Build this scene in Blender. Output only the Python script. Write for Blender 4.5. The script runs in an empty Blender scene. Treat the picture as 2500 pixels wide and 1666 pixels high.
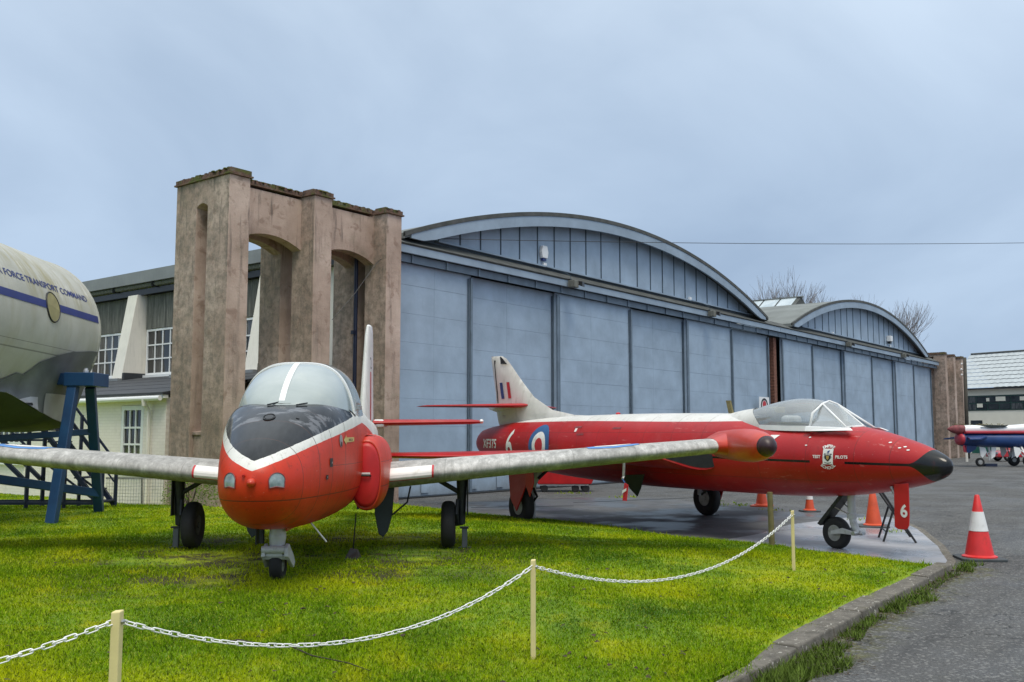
import bpy, bmesh, math, random
import numpy as np
from mathutils import Vector, Matrix
random.seed(7); np.random.seed(7)
R = math.radians
sc = bpy.context.scene
COL = sc.collection
# ------------------------------------------------------------------ camera
AZ, PITCH, HC = 0.6596, 0.0966, 1.75
FPX = 2351.5
cam_d = bpy.data.cameras.new('camera'); cam = bpy.data.objects.new('camera', cam_d); COL.objects.link(cam)
cam_d.sensor_width = 36.0; cam_d.lens = 36.0*FPX/2500.0; cam_d.clip_end = 2000; cam_d.clip_start = 0.1
FW = Vector((math.cos(AZ)*math.cos(PITCH), math.sin(AZ)*math.cos(PITCH), math.sin(PITCH)))
RT = Vector((math.sin(AZ), -math.cos(AZ), 0)); UP = RT.cross(FW)
rotm = Matrix((RT, UP, -FW)).transposed()
cam.matrix_world = Matrix.Translation((0, 0, HC)) @ rotm.to_4x4()
sc.camera = cam
# ------------------------------------------------------------------ sky, sun, exposure
SUN_AZ, SUN_EL = R(-128), R(63)      # direction towards the sun (world azimuth, elevation)
w = bpy.data.worlds.new('World'); sc.world = w; w.use_nodes = True
nt = w.node_tree; nt.nodes.clear()
def wn(t, **k):
    n = nt.nodes.new(t)
    for a, b in k.items(): setattr(n, a, b)
    return n
out = wn('ShaderNodeOutputWorld'); bg = wn('ShaderNodeBackground')
sky = wn('ShaderNodeTexSky'); sky.sky_type = 'NISHITA'; sky.sun_disc = False
sky.sun_elevation = SUN_EL; sky.sun_rotation = math.pi/2-SUN_AZ; sky.air_density = 1.2; sky.dust_density = 3.0
tc = wn('ShaderNodeTexCoord'); sep = wn('ShaderNodeSeparateXYZ'); nt.links.new(tc.outputs['Generated'], sep.inputs[0])
# cloud deck: project the direction on a flat layer so clouds stretch towards the horizon
zz = wn('ShaderNodeMath', operation='MAXIMUM'); zz.inputs[1].default_value = 0.0; nt.links.new(sep.outputs['Z'], zz.inputs[0])
za = wn('ShaderNodeMath', operation='ADD'); za.inputs[1].default_value = 0.55; nt.links.new(zz.outputs[0], za.inputs[0])
dv = wn('ShaderNodeVectorMath', operation='DIVIDE'); nt.links.new(tc.outputs['Generated'], dv.inputs[0])
cb = wn('ShaderNodeCombineXYZ'); 
for i in range(3): nt.links.new(za.outputs[0], cb.inputs[i])
nt.links.new(cb.outputs[0], dv.inputs[1])
nz = wn('ShaderNodeTexNoise'); nz.inputs['Scale'].default_value = 2.3; nz.inputs['Detail'].default_value = 6; nz.inputs['Roughness'].default_value = 0.5
nz.inputs['Distortion'].default_value = 0.4
nt.links.new(dv.outputs[0], nz.inputs['Vector'])
rp = wn('ShaderNodeValToRGB'); e = rp.color_ramp.elements
e[0].position = 0.32; e[0].color = (3.4, 4.65, 6.6, 1); e[1].position = 0.66; e[1].color = (4.75, 6.2, 8.3, 1)
nt.links.new(nz.outputs['Fac'], rp.inputs[0])
# overcast sky is brighter overhead
br = wn('ShaderNodeMapRange'); pw = wn('ShaderNodeMath', operation='POWER'); pw.inputs[1].default_value = 2.2; nt.links.new(zz.outputs[0], pw.inputs[0])
br.inputs['From Min'].default_value = 0.0; br.inputs['From Max'].default_value = 1.0
br.inputs['To Min'].default_value = 0.0; br.inputs['To Max'].default_value = 1.0; nt.links.new(pw.outputs[0], br.inputs['Value'])
tn = wn('ShaderNodeMix', data_type='RGBA'); nt.links.new(br.outputs[0], tn.inputs['Factor']); tn.inputs['A'].default_value = (1.05, 1.04, 1.02, 1); tn.inputs['B'].default_value = (4.0, 3.2, 2.35, 1)   # whiter and brighter overhead, as under any cloud deck
mu = wn('ShaderNodeVectorMath', operation='MULTIPLY'); nt.links.new(rp.outputs[0], mu.inputs[0]); nt.links.new(tn.outputs['Result'], mu.inputs[1])
mx = wn('ShaderNodeMix', data_type='RGBA'); mx.inputs['Factor'].default_value = 0.93
nt.links.new(sky.outputs[0], mx.inputs['A']); nt.links.new(mu.outputs[0], mx.inputs['B'])
nt.links.new(mx.outputs['Result'], bg.inputs[0]); bg.inputs[1].default_value = 0.07
nt.links.new(bg.outputs[0], out.inputs[0])
sd = bpy.data.lights.new('sun', 'SUN'); sd.energy = 1.5; sd.angle = R(24); sd.color = (1.0, 0.91, 0.76)
so = bpy.data.objects.new('sun', sd); COL.objects.link(so)
so.rotation_euler = Vector((-math.cos(SUN_AZ)*math.cos(SUN_EL), -math.sin(SUN_AZ)*math.cos(SUN_EL), -math.sin(SUN_EL))).to_track_quat('-Z', 'Y').to_euler()
so.location = (0, 0, 40)
vs = sc.view_settings; vs.view_transform = 'Standard'; vs.look = 'None'; vs.exposure = 0.51; vs.gamma = 1.0; vs.use_curve_mapping = False
sc.render.engine = 'CYCLES'

# ------------------------------------------------------------------ pixel helpers (place things where the photo's rays meet real planes)
CAMP = Vector((0, 0, HC))
def ray(px, py): return FW + RT*((px-1250)/FPX) - UP*((py-833)/FPX)
def atz(px, py, z):
    d = ray(px, py); return CAMP + d*((z-HC)/d.z)
def aty(px, py, y):
    d = ray(px, py); return CAMP + d*(y/d.y)
def atd(px, py, dist): return CAMP + ray(px, py)*dist

# ------------------------------------------------------------------ mesh helpers
class MB:
    def __init__(s): s.v = []; s.f = []
    def add(s, vs, fs):
        o = len(s.v); s.v += [tuple(p) for p in vs]; s.f += [tuple(i+o for i in f) for f in fs]; return s
    def box(s, x0, x1, y0, y1, z0, z1):
        return s.add([(x0,y0,z0),(x1,y0,z0),(x1,y1,z0),(x0,y1,z0),(x0,y0,z1),(x1,y0,z1),(x1,y1,z1),(x0,y1,z1)],
                     [(3,2,1,0),(4,5,6,7),(0,1,5,4),(1,2,6,5),(2,3,7,6),(3,0,4,7)])
    def hexa(s, p): # 8 points, bottom 4 then top 4
        return s.add(p, [(3,2,1,0),(4,5,6,7),(0,1,5,4),(1,2,6,5),(2,3,7,6),(3,0,4,7)])
    def tube(s, pts, rs, n=10, caps=True):
        pts = [Vector(p) for p in pts]
        if not isinstance(rs, (list, tuple)): rs = [rs]*len(pts)
        rings = []; prev = None
        for i, p in enumerate(pts):
            a = pts[min(i+1, len(pts)-1)]-pts[max(i-1, 0)]
            a = a.normalized() if a.length > 1e-9 else Vector((0,0,1))
            if prev is None:
                u = a.orthogonal().normalized()
            else:
                u = prev - a*prev.dot(a); u = u.normalized() if u.length > 1e-6 else a.orthogonal().normalized()
            prev = u; v = a.cross(u)
            rings.append([p+(u*math.cos(2*math.pi*k/n)+v*math.sin(2*math.pi*k/n))*rs[i] for k in range(n)])
        return s.rings(rings, caps)
    def rings(s, rings, caps=True, closed=True):
        n = len(rings[0]); vs = [p for r in rings for p in r]; fs = []
        m = n if closed else n-1
        for i in range(len(rings)-1):
            for k in range(m):
                k2 = (k+1) % n
                fs.append((i*n+k, i*n+k2, (i+1)*n+k2, (i+1)*n+k))
        if caps and closed:
            fs.append(tuple(range(n-1, -1, -1))); o = (len(rings)-1)*n; fs.append(tuple(range(o, o+n)))
        return s.add(vs, fs)
    def bar(s, a, b, wx, wz=None, up=(0,0,1)):
        a = Vector(a); b = Vector(b); wz = wz or wx; d = (b-a).normalized(); up = Vector(up)
        u = d.cross(up); u = u.normalized() if u.length > 1e-4 else d.orthogonal().normalized(); v = u.cross(d)
        P = []
        for q in (a, b):
            P += [q-u*wx/2-v*wz/2, q+u*wx/2-v*wz/2, q+u*wx/2+v*wz/2, q-u*wx/2+v*wz/2]
        return s.add(P, [(3,2,1,0),(4,5,6,7),(0,1,5,4),(1,2,6,5),(2,3,7,6),(3,0,4,7)])
    def prism(s, poly, fn, t0, t1):  # poly 2D, fn(u,v,t)->3D
        n = len(poly)
        return s.add([fn(u, v, t0) for u, v in poly]+[fn(u, v, t1) for u, v in poly],
            [tuple(range(n-1,-1,-1)), tuple(range(n, 2*n))]+[(i, (i+1) % n, n+(i+1) % n, n+i) for i in range(n)])
    def lathe(s, prof, c, axis, n=24):  # prof: (r, h) along axis
        axis = Vector(axis).normalized(); u = axis.orthogonal().normalized(); v = axis.cross(u); c = Vector(c)
        return s.rings([[c+axis*h+(u*math.cos(2*math.pi*k/n)+v*math.sin(2*math.pi*k/n))*max(r, 1e-4) for k in range(n)] for r, h in prof])
    def mesh(s, name, smooth=False):
        me = bpy.data.meshes.new(name); me.from_pydata(s.v, [], s.f); me.update()
        bm = bmesh.new(); bm.from_mesh(me); bmesh.ops.recalc_face_normals(bm, faces=bm.faces); bm.to_mesh(me); bm.free()
        if smooth is not False:
            me.polygons.foreach_set('use_smooth', [True]*len(me.polygons))
            if smooth is not True: 
                try: me.set_sharp_from_angle(angle=R(smooth))
                except Exception: pass
        return me
def obj(name, mb, mat=None, parent=None, smooth=False, bevel=0, loc=None, rot=None):
    me = mb.mesh(name, smooth) if isinstance(mb, MB) else mb
    o = bpy.data.objects.new(name, me); COL.objects.link(o)
    if mat is not None:
        if len(me.materials) == 0: me.materials.append(mat)
    if parent is not None: o.parent = parent
    if loc is not None: o.location = loc
    if rot is not None: o.rotation_euler = rot
    if bevel:
        b = o.modifiers.new('bevel', 'BEVEL'); b.width = bevel; b.segments = 2; b.limit_method = 'ANGLE'
    return o
def tag(o, label, cat, group=None):
    o['label'] = label; o['category'] = cat
    if group: o['group'] = group
    return o
def thing(name, label, cat, loc=(0,0,0), rz=0, group=None, rot=None):
    o = bpy.data.objects.new(name, None); COL.objects.link(o); o.location = loc
    o.rotation_euler = rot if rot else (0, 0, rz); o.empty_display_size = 0.2
    return tag(o, label, cat, group)
def struct(o): o['kind'] = 'structure'; return o
def stuff(o): o['kind'] = 'stuff'; return o
def copy_tree(o, parent=None):
    c = o.copy(); COL.objects.link(c); c.parent = parent
    for ch in list(o.children): copy_tree(ch, c)
    return c
def smoothstep(t): t = max(0.0, min(1.0, t)); return t*t*(3-2*t)
def catmull(st, n):
    st = [tuple(map(float, q)) for q in st]; res = []
    P = [tuple(2*a-b for a, b in zip(st[0], st[1]))]+st+[tuple(2*a-b for a, b in zip(st[-1], st[-2]))]
    for i in range(1, len(P)-2):
        for k in range(n):
            t = k/n; p0, p1, p2, p3 = P[i-1], P[i], P[i+1], P[i+2]
            res.append(tuple(.5*(2*b+(c-a)*t+(2*a-5*b+4*c-d)*t*t+(3*b-a-3*c+d)*t**3) for a, b, c, d in zip(p0, p1, p2, p3)))
    res.append(st[-1]); return res
def spow(c, e): return math.copysign(abs(c)**e, c)
# text as 2D triangles
def text2d(txt, size=1.0, xs=1.0, bold=0.0, shear=0.0, align='LEFT', step=0.05):
    cu = bpy.data.curves.new('txt', 'FONT'); cu.body = txt; cu.size = size; cu.offset = bold*size; cu.shear = shear
    cu.align_x = align; cu.resolution_u = 5; cu.fill_mode = 'FRONT'
    ob = bpy.data.objects.new('txt', cu); COL.objects.link(ob)
    dg = bpy.context.evaluated_depsgraph_get(); me = bpy.data.meshes.new_from_object(ob.evaluated_get(dg))
    bm = bmesh.new(); bm.from_mesh(me); bpy.data.objects.remove(ob); bpy.data.curves.remove(cu); bpy.data.meshes.remove(me)
    for v in bm.verts: v.co.x *= xs
    return slice2d(bm, step)
def slice2d(bm, step):
    for ax in (0, 1):
        lo = min(v.co[ax] for v in bm.verts); hi = max(v.co[ax] for v in bm.verts); c = lo+step
        no = Vector((1,0,0)) if ax == 0 else Vector((0,1,0))
        while c < hi:
            bmesh.ops.bisect_plane(bm, geom=bm.verts[:]+bm.edges[:]+bm.faces[:], plane_co=no*c, plane_no=no); c += step
    bmesh.ops.triangulate(bm, faces=bm.faces)
    bm.verts.ensure_lookup_table()
    vs = [(v.co.x, v.co.y) for v in bm.verts]; fs = [tuple(v.index for v in f.verts) for f in bm.faces]
    bm.free(); return vs, fs
def poly2d(polys, step=0.05):
    bm = bmesh.new()
    for p in polys: bm.faces.new([bm.verts.new((x, y, 0)) for x, y in p])
    return slice2d(bm, step)
def disc2d(c, r0, r1, n=40, rings=6, ex=1.0):
    vs = []; fs = []
    for i in range(rings+1):
        r = r0+(r1-r0)*i/rings
        for k in range(n): a = 2*math.pi*k/n; vs.append((c[0]+r*math.cos(a)*ex, c[1]+r*math.sin(a)))
    for i in range(rings):
        for k in range(n): fs.append((i*n+k, i*n+(k+1) % n, (i+1)*n+(k+1) % n, (i+1)*n+k))
    return vs, fs
def decal(name, v2f, fn, mat, parent):
    m = MB(); m.add([fn(u, v) for u, v in v2f[0]], v2f[1])
    me = bpy.data.meshes.new(name); me.from_pydata(m.v, [], m.f); me.update()
    return obj(name, me, mat, parent)

# ------------------------------------------------------------------ materials
class NT:
    def __init__(s, name):
        s.m = bpy.data.materials.new(name); s.m.use_nodes = True; s.t = s.m.node_tree; s.t.nodes.clear()
        s.out = s.n('ShaderNodeOutputMaterial'); s.co = s.n('ShaderNodeTexCoord').outputs['Object']
    def n(s, t, **k):
        q = s.t.nodes.new(t)
        for a, b in k.items(): setattr(q, a, b)
        return q
    def put(s, sock, val):
        if hasattr(val, 'is_output'): s.t.links.new(val, sock)
        elif isinstance(val, (tuple, list)): sock.default_value = tuple(val)+(1,) if len(val) == 3 and sock.type == 'RGBA' else val
        else: sock.default_value = val
    def math(s, op, a, b=0.0, c=None, clamp=False):
        q = s.n('ShaderNodeMath', operation=op); q.use_clamp = clamp; s.put(q.inputs[0], a); s.put(q.inputs[1], b)
        if c is not None: s.put(q.inputs[2], c)
        return q.outputs[0]
    def xyz(s, v=None):
        q = s.n('ShaderNodeSeparateXYZ'); s.put(q.inputs[0], v or s.co); return q.outputs
    def map(s, scale, v=None, rot=None):
        q = s.n('ShaderNodeMapping'); s.put(q.inputs[0], v or s.co); q.inputs['Scale'].default_value = scale
        if rot: q.inputs['Rotation'].default_value = rot
        return q.outputs[0]
    def noise(s, scale=5, detail=4, rough=.55, v=None, dist=0):
        q = s.n('ShaderNodeTexNoise'); s.put(q.inputs['Vector'], v or s.co); q.inputs['Scale'].default_value = scale
        q.inputs['Detail'].default_value = detail; q.inputs['Roughness'].default_value = rough; q.inputs['Distortion'].default_value = dist
        return q.outputs['Fac']
    def vor(s, scale, v=None, feat='F1', outp='Distance'):
        q = s.n('ShaderNodeTexVoronoi'); s.put(q.inputs['Vector'], v or s.co); q.inputs['Scale'].default_value = scale; q.feature = feat
        return q.outputs[outp]
    def ramp(s, f, stops):
        q = s.n('ShaderNodeValToRGB'); el = q.color_ramp.elements
        while len(el) < len(stops): el.new(.5)
        for x, (p, c) in zip(el, stops): x.position = p; x.color = (c, c, c, 1) if isinstance(c, (int, float)) else tuple(c)+(1,)
        s.put(q.inputs[0], f); return q.outputs[0]
    def sm(s, f, a, b):  # smooth 0..1 between a and b
        q = s.n('ShaderNodeMapRange'); q.interpolation_type = 'SMOOTHSTEP'; s.put(q.inputs[0], f); s.put(q.inputs[1], a); s.put(q.inputs[2], b); return q.outputs[0]
    def mix(s, f, a, b):
        q = s.n('ShaderNodeMix', data_type='RGBA'); s.put(q.inputs['Factor'], f); s.put(q.inputs['A'], a); s.put(q.inputs['B'], b); return q.outputs['Result']
    def bump(s, h, st=.3, dist=.02):
        q = s.n('ShaderNodeBump'); s.put(q.inputs['Height'], h); q.inputs['Strength'].default_value = st; q.inputs['Distance'].default_value = dist; return q.outputs[0]
    def bsdf(s, col, rough=.5, metal=0, normal=None, coat=0, spec=None, trans=None):
        q = s.n('ShaderNodeBsdfPrincipled'); s.put(q.inputs['Base Color'], col); s.put(q.inputs['Roughness'], rough); s.put(q.inputs['Metallic'], metal)
        if normal is not None: s.put(q.inputs['Normal'], normal)
        if coat: q.inputs['Coat Weight'].default_value = coat; q.inputs['Coat Roughness'].default_value = .15
        if spec is not None: s.put(q.inputs['Specular IOR Level'], spec)
        s.t.links.new(q.outputs[0], s.out.inputs[0]); return s.m
def simple(name, c, var=.25, ns=6, rough=.6, metal=0, bump=0, bs=60, streak=0, dirt=None, coat=0, spec=None):
    n = NT(name); f = n.noise(ns, 5); lo = tuple(x*(1-var) for x in c); hi = tuple(min(1, x*(1+var)) for x in c)
    col = n.ramp(f, [(.3, lo), (.7, hi)])
    if streak:
        g = n.noise(3, 4, .6, n.map((6, 6, .5))); col = n.mix(n.math('MULTIPLY', n.sm(g, .5, .75), streak), col, dirt or tuple(x*.4 for x in c))
    elif dirt:
        g = n.noise(ns*.7+1, 6, .65); col = n.mix(n.math('MULTIPLY', n.sm(g, .52, .72), .6), col, dirt)
    nm = n.bump(n.noise(bs, 4), bump, .01) if bump else None
    rr = n.math('ADD', n.math('MULTIPLY', n.noise(ns*2, 3), .2), rough-.1)
    return n.bsdf(col, rr, metal, nm, coat, spec)
MAT = {}
def mats():
    M = MAT
    # --- hangar metalwork: pale blue-grey paint, patchy, small dents
    def bluepaint(nm, c, dents):
        n = NT(nm); f = n.noise(.9, 6, .6); col = n.ramp(f, [(.3, tuple(x*.82 for x in c)), (.7, tuple(x*1.15 for x in c))])
        g = n.noise(2.2, 5, .6, n.map((2.5, 2.5, .35))); col = n.mix(n.math('MULTIPLY', n.sm(g, .55, .80), .16), col, (.14, .17, .19))
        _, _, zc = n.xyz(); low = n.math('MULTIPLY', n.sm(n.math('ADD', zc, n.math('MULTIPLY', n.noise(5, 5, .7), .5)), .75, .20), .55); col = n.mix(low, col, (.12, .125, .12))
        ru = n.noise(2.0, 6, .7, n.map((4, 4, .25))); col = n.mix(n.math('MULTIPLY', n.sm(ru, .66, .76), .30), col, (.20, .16, .12)); sc_ = n.noise(18, 5, .75); col = n.mix(n.math('MULTIPLY', n.sm(sc_, .66, .74), .25), col, tuple(min(1, x*1.5) for x in c))
        h = n.noise(1.7, 3, .5); d = n.noise(9, 3, .6)
        hh = n.math('ADD', n.math('MULTIPLY', h, 1.0), n.math('MULTIPLY', n.sm(d, .60, .78), dents*.5))
        return n.bsdf(col, n.math('ADD', n.math('MULTIPLY', n.noise(5, 3), .15), .42), 0, n.bump(hh, .22, .04))
    M['hblue'] = bluepaint('hangar_blue_paint', (.315, .405, .51), .5)
    M['hblue_lt'] = bluepaint('hangar_pale_blue_paint', (.27, .345, .43), .1)
    M['hblue_dk'] = simple('hangar_dark_blue_paint', (.06, .09, .12), .3, 5, .5)
    M['hblue_md'] = simple('hangar_mid_blue_paint', (.13, .175, .225), .18, 3, .5)
    M['felt'] = simple('roof_felt', (.075, .08, .078), .35, 3, .9, bump=.4, bs=90, dirt=(.06, .075, .05))
    M['felt_roof'] = simple('grey_felt_roof', (.17, .185, .18), .22, .6, .85, bump=.3, bs=40, dirt=(.12, .135, .12))
    M['black'] = simple('black_paint', (.012, .012, .013), .3, 8, .35)
    M['dark'] = simple('dark_void', (.01, .011, .012), .2, 3, .9)
    # --- rendered concrete of the gantries
    n = NT('stained_render'); a = n.noise(.7, 6, .6); col = n.ramp(a, [(.28, (.27, .195, .152)), (.5, (.44, .332, .272)), (.72, (.58, .46, .39))])
    x, y, z = n.xyz(); 
    b = n.noise(3.2, 4, .6, dist=.6); col = n.mix(n.math('MULTIPLY', n.sm(b, .55, .68), .55), col, (.20, .125, .09))
    st = n.noise(2.5, 6, .65, n.map((2.2, 2.2, .22))); top = n.sm(z, 4.2, 7.6)
    col = n.mix(n.math('MULTIPLY', n.sm(st, .52, .7), n.math('ADD', n.math('MULTIPLY', top, .5), .35)), col, (.06, .058, .052))
    alg = n.noise(1.3, 5, .6); col = n.mix(n.math('MULTIPLY', n.sm(alg, .55, .75), .3), col, (.15, .15, .085))
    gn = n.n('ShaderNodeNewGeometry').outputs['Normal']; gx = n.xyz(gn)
    side = n.sm(n.math('ABSOLUTE', gx[0]), .5, .9)   # both x-facing sides set darker by face direction, with lichen blotches
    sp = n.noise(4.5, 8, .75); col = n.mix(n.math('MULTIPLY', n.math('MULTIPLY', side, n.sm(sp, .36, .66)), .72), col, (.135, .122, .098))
    cr = n.vor(1.5, n.map((1, 1, 1)), 'DISTANCE_TO_EDGE'); crk = n.math('LESS_THAN', n.math('ADD', cr, n.math('MULTIPLY', n.noise(6, 3), .05)), .027)
    col = n.mix(n.math('MULTIPLY', crk, .14), col, (.12, .10, .08))
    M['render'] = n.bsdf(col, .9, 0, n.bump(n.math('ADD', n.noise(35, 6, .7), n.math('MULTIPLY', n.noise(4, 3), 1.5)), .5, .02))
    n = NT('coping_brick'); a = n.noise(9, 4); col = n.ramp(a, [(.3, (.055, .04, .032)), (.55, (.15, .085, .06)), (.75, (.14, .12, .095))])
    ms = n.noise(2.2, 5, .6); col = n.mix(n.sm(ms, .46, .60), col, (.085, .095, .022)); l = n.noise(5, 5, .7); col = n.mix(n.math('MULTIPLY', n.sm(l, .55, .7), .6), col, (.17, .165, .13))
    M['brick'] = n.bsdf(col, .95, 0, n.bump(n.noise(40, 5), .6, .02))
    M['brick_red'] = simple('red_brick', (.22, .10, .07), .35, 12, .9, bump=.4)
    # --- office annexe
    n = NT('white_painted_brick'); x, y, z = n.xyz()
    cv = n.n('ShaderNodeCombineXYZ'); n.put(cv.inputs[0], y); n.put(cv.inputs[1], z)
    bt = n.n('ShaderNodeTexBrick'); n.put(bt.inputs['Vector'], cv.outputs[0]); bt.inputs['Scale'].default_value = 1.0
    bt.inputs['Brick Width'].default_value = .225; bt.inputs['Row Height'].default_value = .075; bt.inputs['Mortar Size'].default_value = .007; bt.inputs['Mortar Smooth'].default_value = .4
    bt.inputs['Color1'].default_value = (.79, .73, .67, 1); bt.inputs['Color2'].default_value = (.84, .78, .72, 1); bt.inputs['Mortar'].default_value = (.74, .68, .62, 1)
    col = n.mix(n.math('MULTIPLY', n.sm(n.noise(2, 6, .7, n.map((1, 1, .4))), .52, .75), .35), bt.outputs['Color'], (.35, .33, .26))
    M['wbrick'] = n.bsdf(col, .75, 0, n.bump(n.math('SUBTRACT', 1.0, bt.outputs['Fac']), .4, .008))
    M['cream'] = simple('cream_render', (.76, .73, .66), .06, 2, .8, streak=.25, dirt=(.36, .35, .30))
    M['white'] = simple('white_gloss_paint', (.78, .79, .79), .05, 4, .35)
    n = NT('weathered_cladding'); g = n.noise(4, 6, .7, n.map((3, 5, .25))); col = n.ramp(g, [(.28, (.045, .047, .042)), (.5, (.13, .135, .12)), (.75, (.28, .28, .25))])
    M['clad'] = n.bsdf(col, .85, 0, n.bump(n.noise(30, 4), .3, .01))
    M['slate'] = simple('dark_slate_roof', (.035, .038, .045), .3, 2, .65, bump=.2, bs=20, dirt=(.06, .065, .07))
    M['sheet'] = simple('grey_sheet_roof', (.22, .235, .25), .12, 1.5, .7, streak=.3, dirt=(.14, .15, .15))
    n = NT('window_glass'); f = n.noise(1.1, 3); col = n.ramp(f, [(.35, (.010, .012, .013)), (.65, (.04, .045, .047))]); M['pane'] = n.bsdf(col, .07, 0, None, 0, .7)
    n = NT('curtained_glass'); f = n.noise(3, 3, .5, n.map((4, 9, .6))); col = n.ramp(f, [(.35, (.02, .022, .024)), (.68, (.13, .13, .125))]); M['pane2'] = n.bsdf(col, .08, 0, None, 0, .7)
    # --- paints of the aircraft
    M['tyre'] = simple('black_rubber', (.014, .014, .015), .3, 8, .75, bump=.2, bs=50)
    M['hub_dk'] = simple('grimy_wheel_hub', (.045, .045, .045), .4, 9, .6, .2); M['hub'] = simple('wheel_hub', (.36, .36, .35), .25, 9, .45, .3, dirt=(.12, .11, .1))
    M['leg_lt'] = simple('pale_grey_leg_paint', (.48, .49, .49), .15, 8, .4, .1, dirt=(.2, .19, .17))
    M['leg_dk'] = simple('grimy_dark_metal', (.03, .032, .034), .4, 10, .5, .3)
    M['steel'] = simple('bare_steel', (.42, .42, .41), .25, 12, .38, .8, dirt=(.2, .19, .18))
    M['dkgreen'] = simple('dark_grey_green_paint', (.022, .032, .032), .35, 5, .5)
    def red(nm, c, fade):
        n = NT(nm); f = n.noise(1.3, 6, .6); col = n.ramp(f, [(.3, tuple(q*.82 for q in c)), (.7, tuple(min(1, q*1.12) for q in c))])
        col = n.mix(n.math('MULTIPLY', n.sm(n.noise(1.7, 6, .65), .48, .75), fade), col, (.58, .17, .14))  # chalky patches
        g = n.noise(24, 5, .7); col = n.mix(n.math('MULTIPLY', n.sm(g, .62, .7), .28), col, (.09, .02, .018))
        return n, col
    n, col = red('faded_red_paint', (.40, .012, .014), .28); M['red'] = n.bsdf(col, .38, 0, n.bump(n.noise(3, 2), .08, .03), 0, .4)
    n, col = red('orange_red_paint', (.58, .042, .013), .10); M['ored'] = n.bsdf(col, .36, 0, n.bump(n.noise(3, 2), .08, .03), .15)
    M['red_flat'] = simple('bright_red_cover', (.48, .012, .014), .15, 4, .45)
    M['red_mark'] = simple('red_marking', (.50, .02, .03), .12, 5, .5)
    M['white_mark'] = simple('white_marking', (.78, .77, .75), .08, 6, .5, dirt=(.5, .48, .44))
    M['blue_mark'] = simple('blue_marking', (.025, .05, .19), .15, 5, .5)
    M['rblue'] = simple('roundel_blue', (.03, .11, .28), .15, 5, .5)
    M['ltblue'] = simple('sky_blue_marking', (.10, .27, .62), .1, 5, .5)
    M['yellow'] = simple('yellow_marking', (.60, .45, .16), .1, 8, .5)
    M['black_mark'] = simple('black_marking', (.015, .015, .016), .2, 5, .5)
    M['gold'] = simple('gold_marking', (.45, .28, .07), .2, 8, .5)
    # dirty white of the upper surfaces
    def dirtywhite(n, amt=.55, scale=(7, 7, .5)):
        b = n.ramp(n.noise(2, 5), [(.3, (.60, .595, .56)), (.7, (.74, .73, .70))]); g = n.noise(3, 5, .7, n.map(scale))
        return n.mix(n.math('MULTIPLY', n.sm(g, .52, .74), amt), b, (.27, .27, .19))
    n = NT('weathered_white_paint'); M['dwhite'] = n.bsdf(dirtywhite(n), .42)
    n = NT('fin_white_paint'); M['finwhite'] = n.bsdf(dirtywhite(n, .45, (3, 3, .7)), .4)
    # bare oxidised wing leading edge
    n = NT('oxidised_aluminium'); x, y, z = n.xyz(); pan = n.n('ShaderNodeTexWhiteNoise'); pan.noise_dimensions = '1D'; n.put(pan.inputs['W'], n.math('FLOOR', n.math('MULTIPLY', y, 1.25)))
    f = n.noise(2.6, 10, .80, n.map((2.0, 3.6, 2.0))); f = n.math('ADD', f, n.math('MULTIPLY', n.math('SUBTRACT', pan.outputs['Value'], .5), .10)); col = n.ramp(f, [(.32, (.22, .215, .205)), (.5, (.37, .365, .35)), (.66, (.60, .59, .57))])
    g = n.noise(9, 7, .75, n.map((.8, 3.2, .8))); col = n.mix(n.math('MULTIPLY', n.sm(g, .54, .68), .55), col, (.17, .17, .15))
    sp = n.noise(45, 4, .7); col = n.mix(n.math('MULTIPLY', n.sm(sp, .64, .72), .5), col, (.10, .10, .09))
    ln = n.math('LESS_THAN', n.math('FRACT', n.math('MULTIPLY', y, 1.25)), .006); col = n.mix(n.math('MULTIPLY', ln, .6), col, (.08, .08, .07))
    M['wing'] = n.bsdf(col, .72, 0, n.bump(n.noise(14, 4), .12, .01), 0, .3)
    # scheme of the trainer's fuselage, from its own coordinates (x forward, z up)
    n = NT('trainer_paint_scheme'); x, y, z = n.xyz(); s = n.math('MULTIPLY', x, -1.0)
    zb = n.math('ADD', n.math('ADD', 1.215, n.math('MULTIPLY', n.math('ABSOLUTE', y), .34)), n.math('MULTIPLY', n.math('ADD', s, 1.05), .115))
    zb = n.math('ADD', zb, n.math('MULTIPLY', n.math('SUBTRACT', n.noise(11, 3), .5), .015))
    isblack = n.math('MULTIPLY', n.math('GREATER_THAN', z, zb), n.math('LESS_THAN', s, .80))
    zw1 = n.math('SUBTRACT', zb, n.math('ADD', .095, n.math('MULTIPLY', n.math('MAXIMUM', s, -.5), .03)))
    zw2 = n.math('MAXIMUM', n.math('SUBTRACT', 1.60, n.math('MULTIPLY', n.math('SUBTRACT', s, 1.2), .11)), 1.25)
    zw = n.math('MINIMUM', zw1, zw2)
    iswhite = n.math('GREATER_THAN', z, zw)
    c = (.60, .036, .010); f = n.noise(1.6, 6, .6); rd = n.ramp(f, [(.3, tuple(q*.80 for q in c)), (.7, tuple(min(1, q*1.1) for q in c))])
    g = n.noise(22, 5, .7); rd = n.mix(n.math('MULTIPLY', n.sm(g, .56, .68), .40), rd, (.16, .02, .012)); g = n.noise(34, 4, .7); rd = n.mix(n.math('MULTIPLY', n.sm(g, .67, .72), .55), rd, (.70, .42, .34))
    wh = dirtywhite(n, .5, (8, 8, .6)); col = n.mix(iswhite, rd, wh)
    bk = n.ramp(n.noise(6, 5, .7, n.map((1, 4, 2))), [(.35, (.007, .008, .010)), (.7, (.020, .022, .026))])
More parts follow.
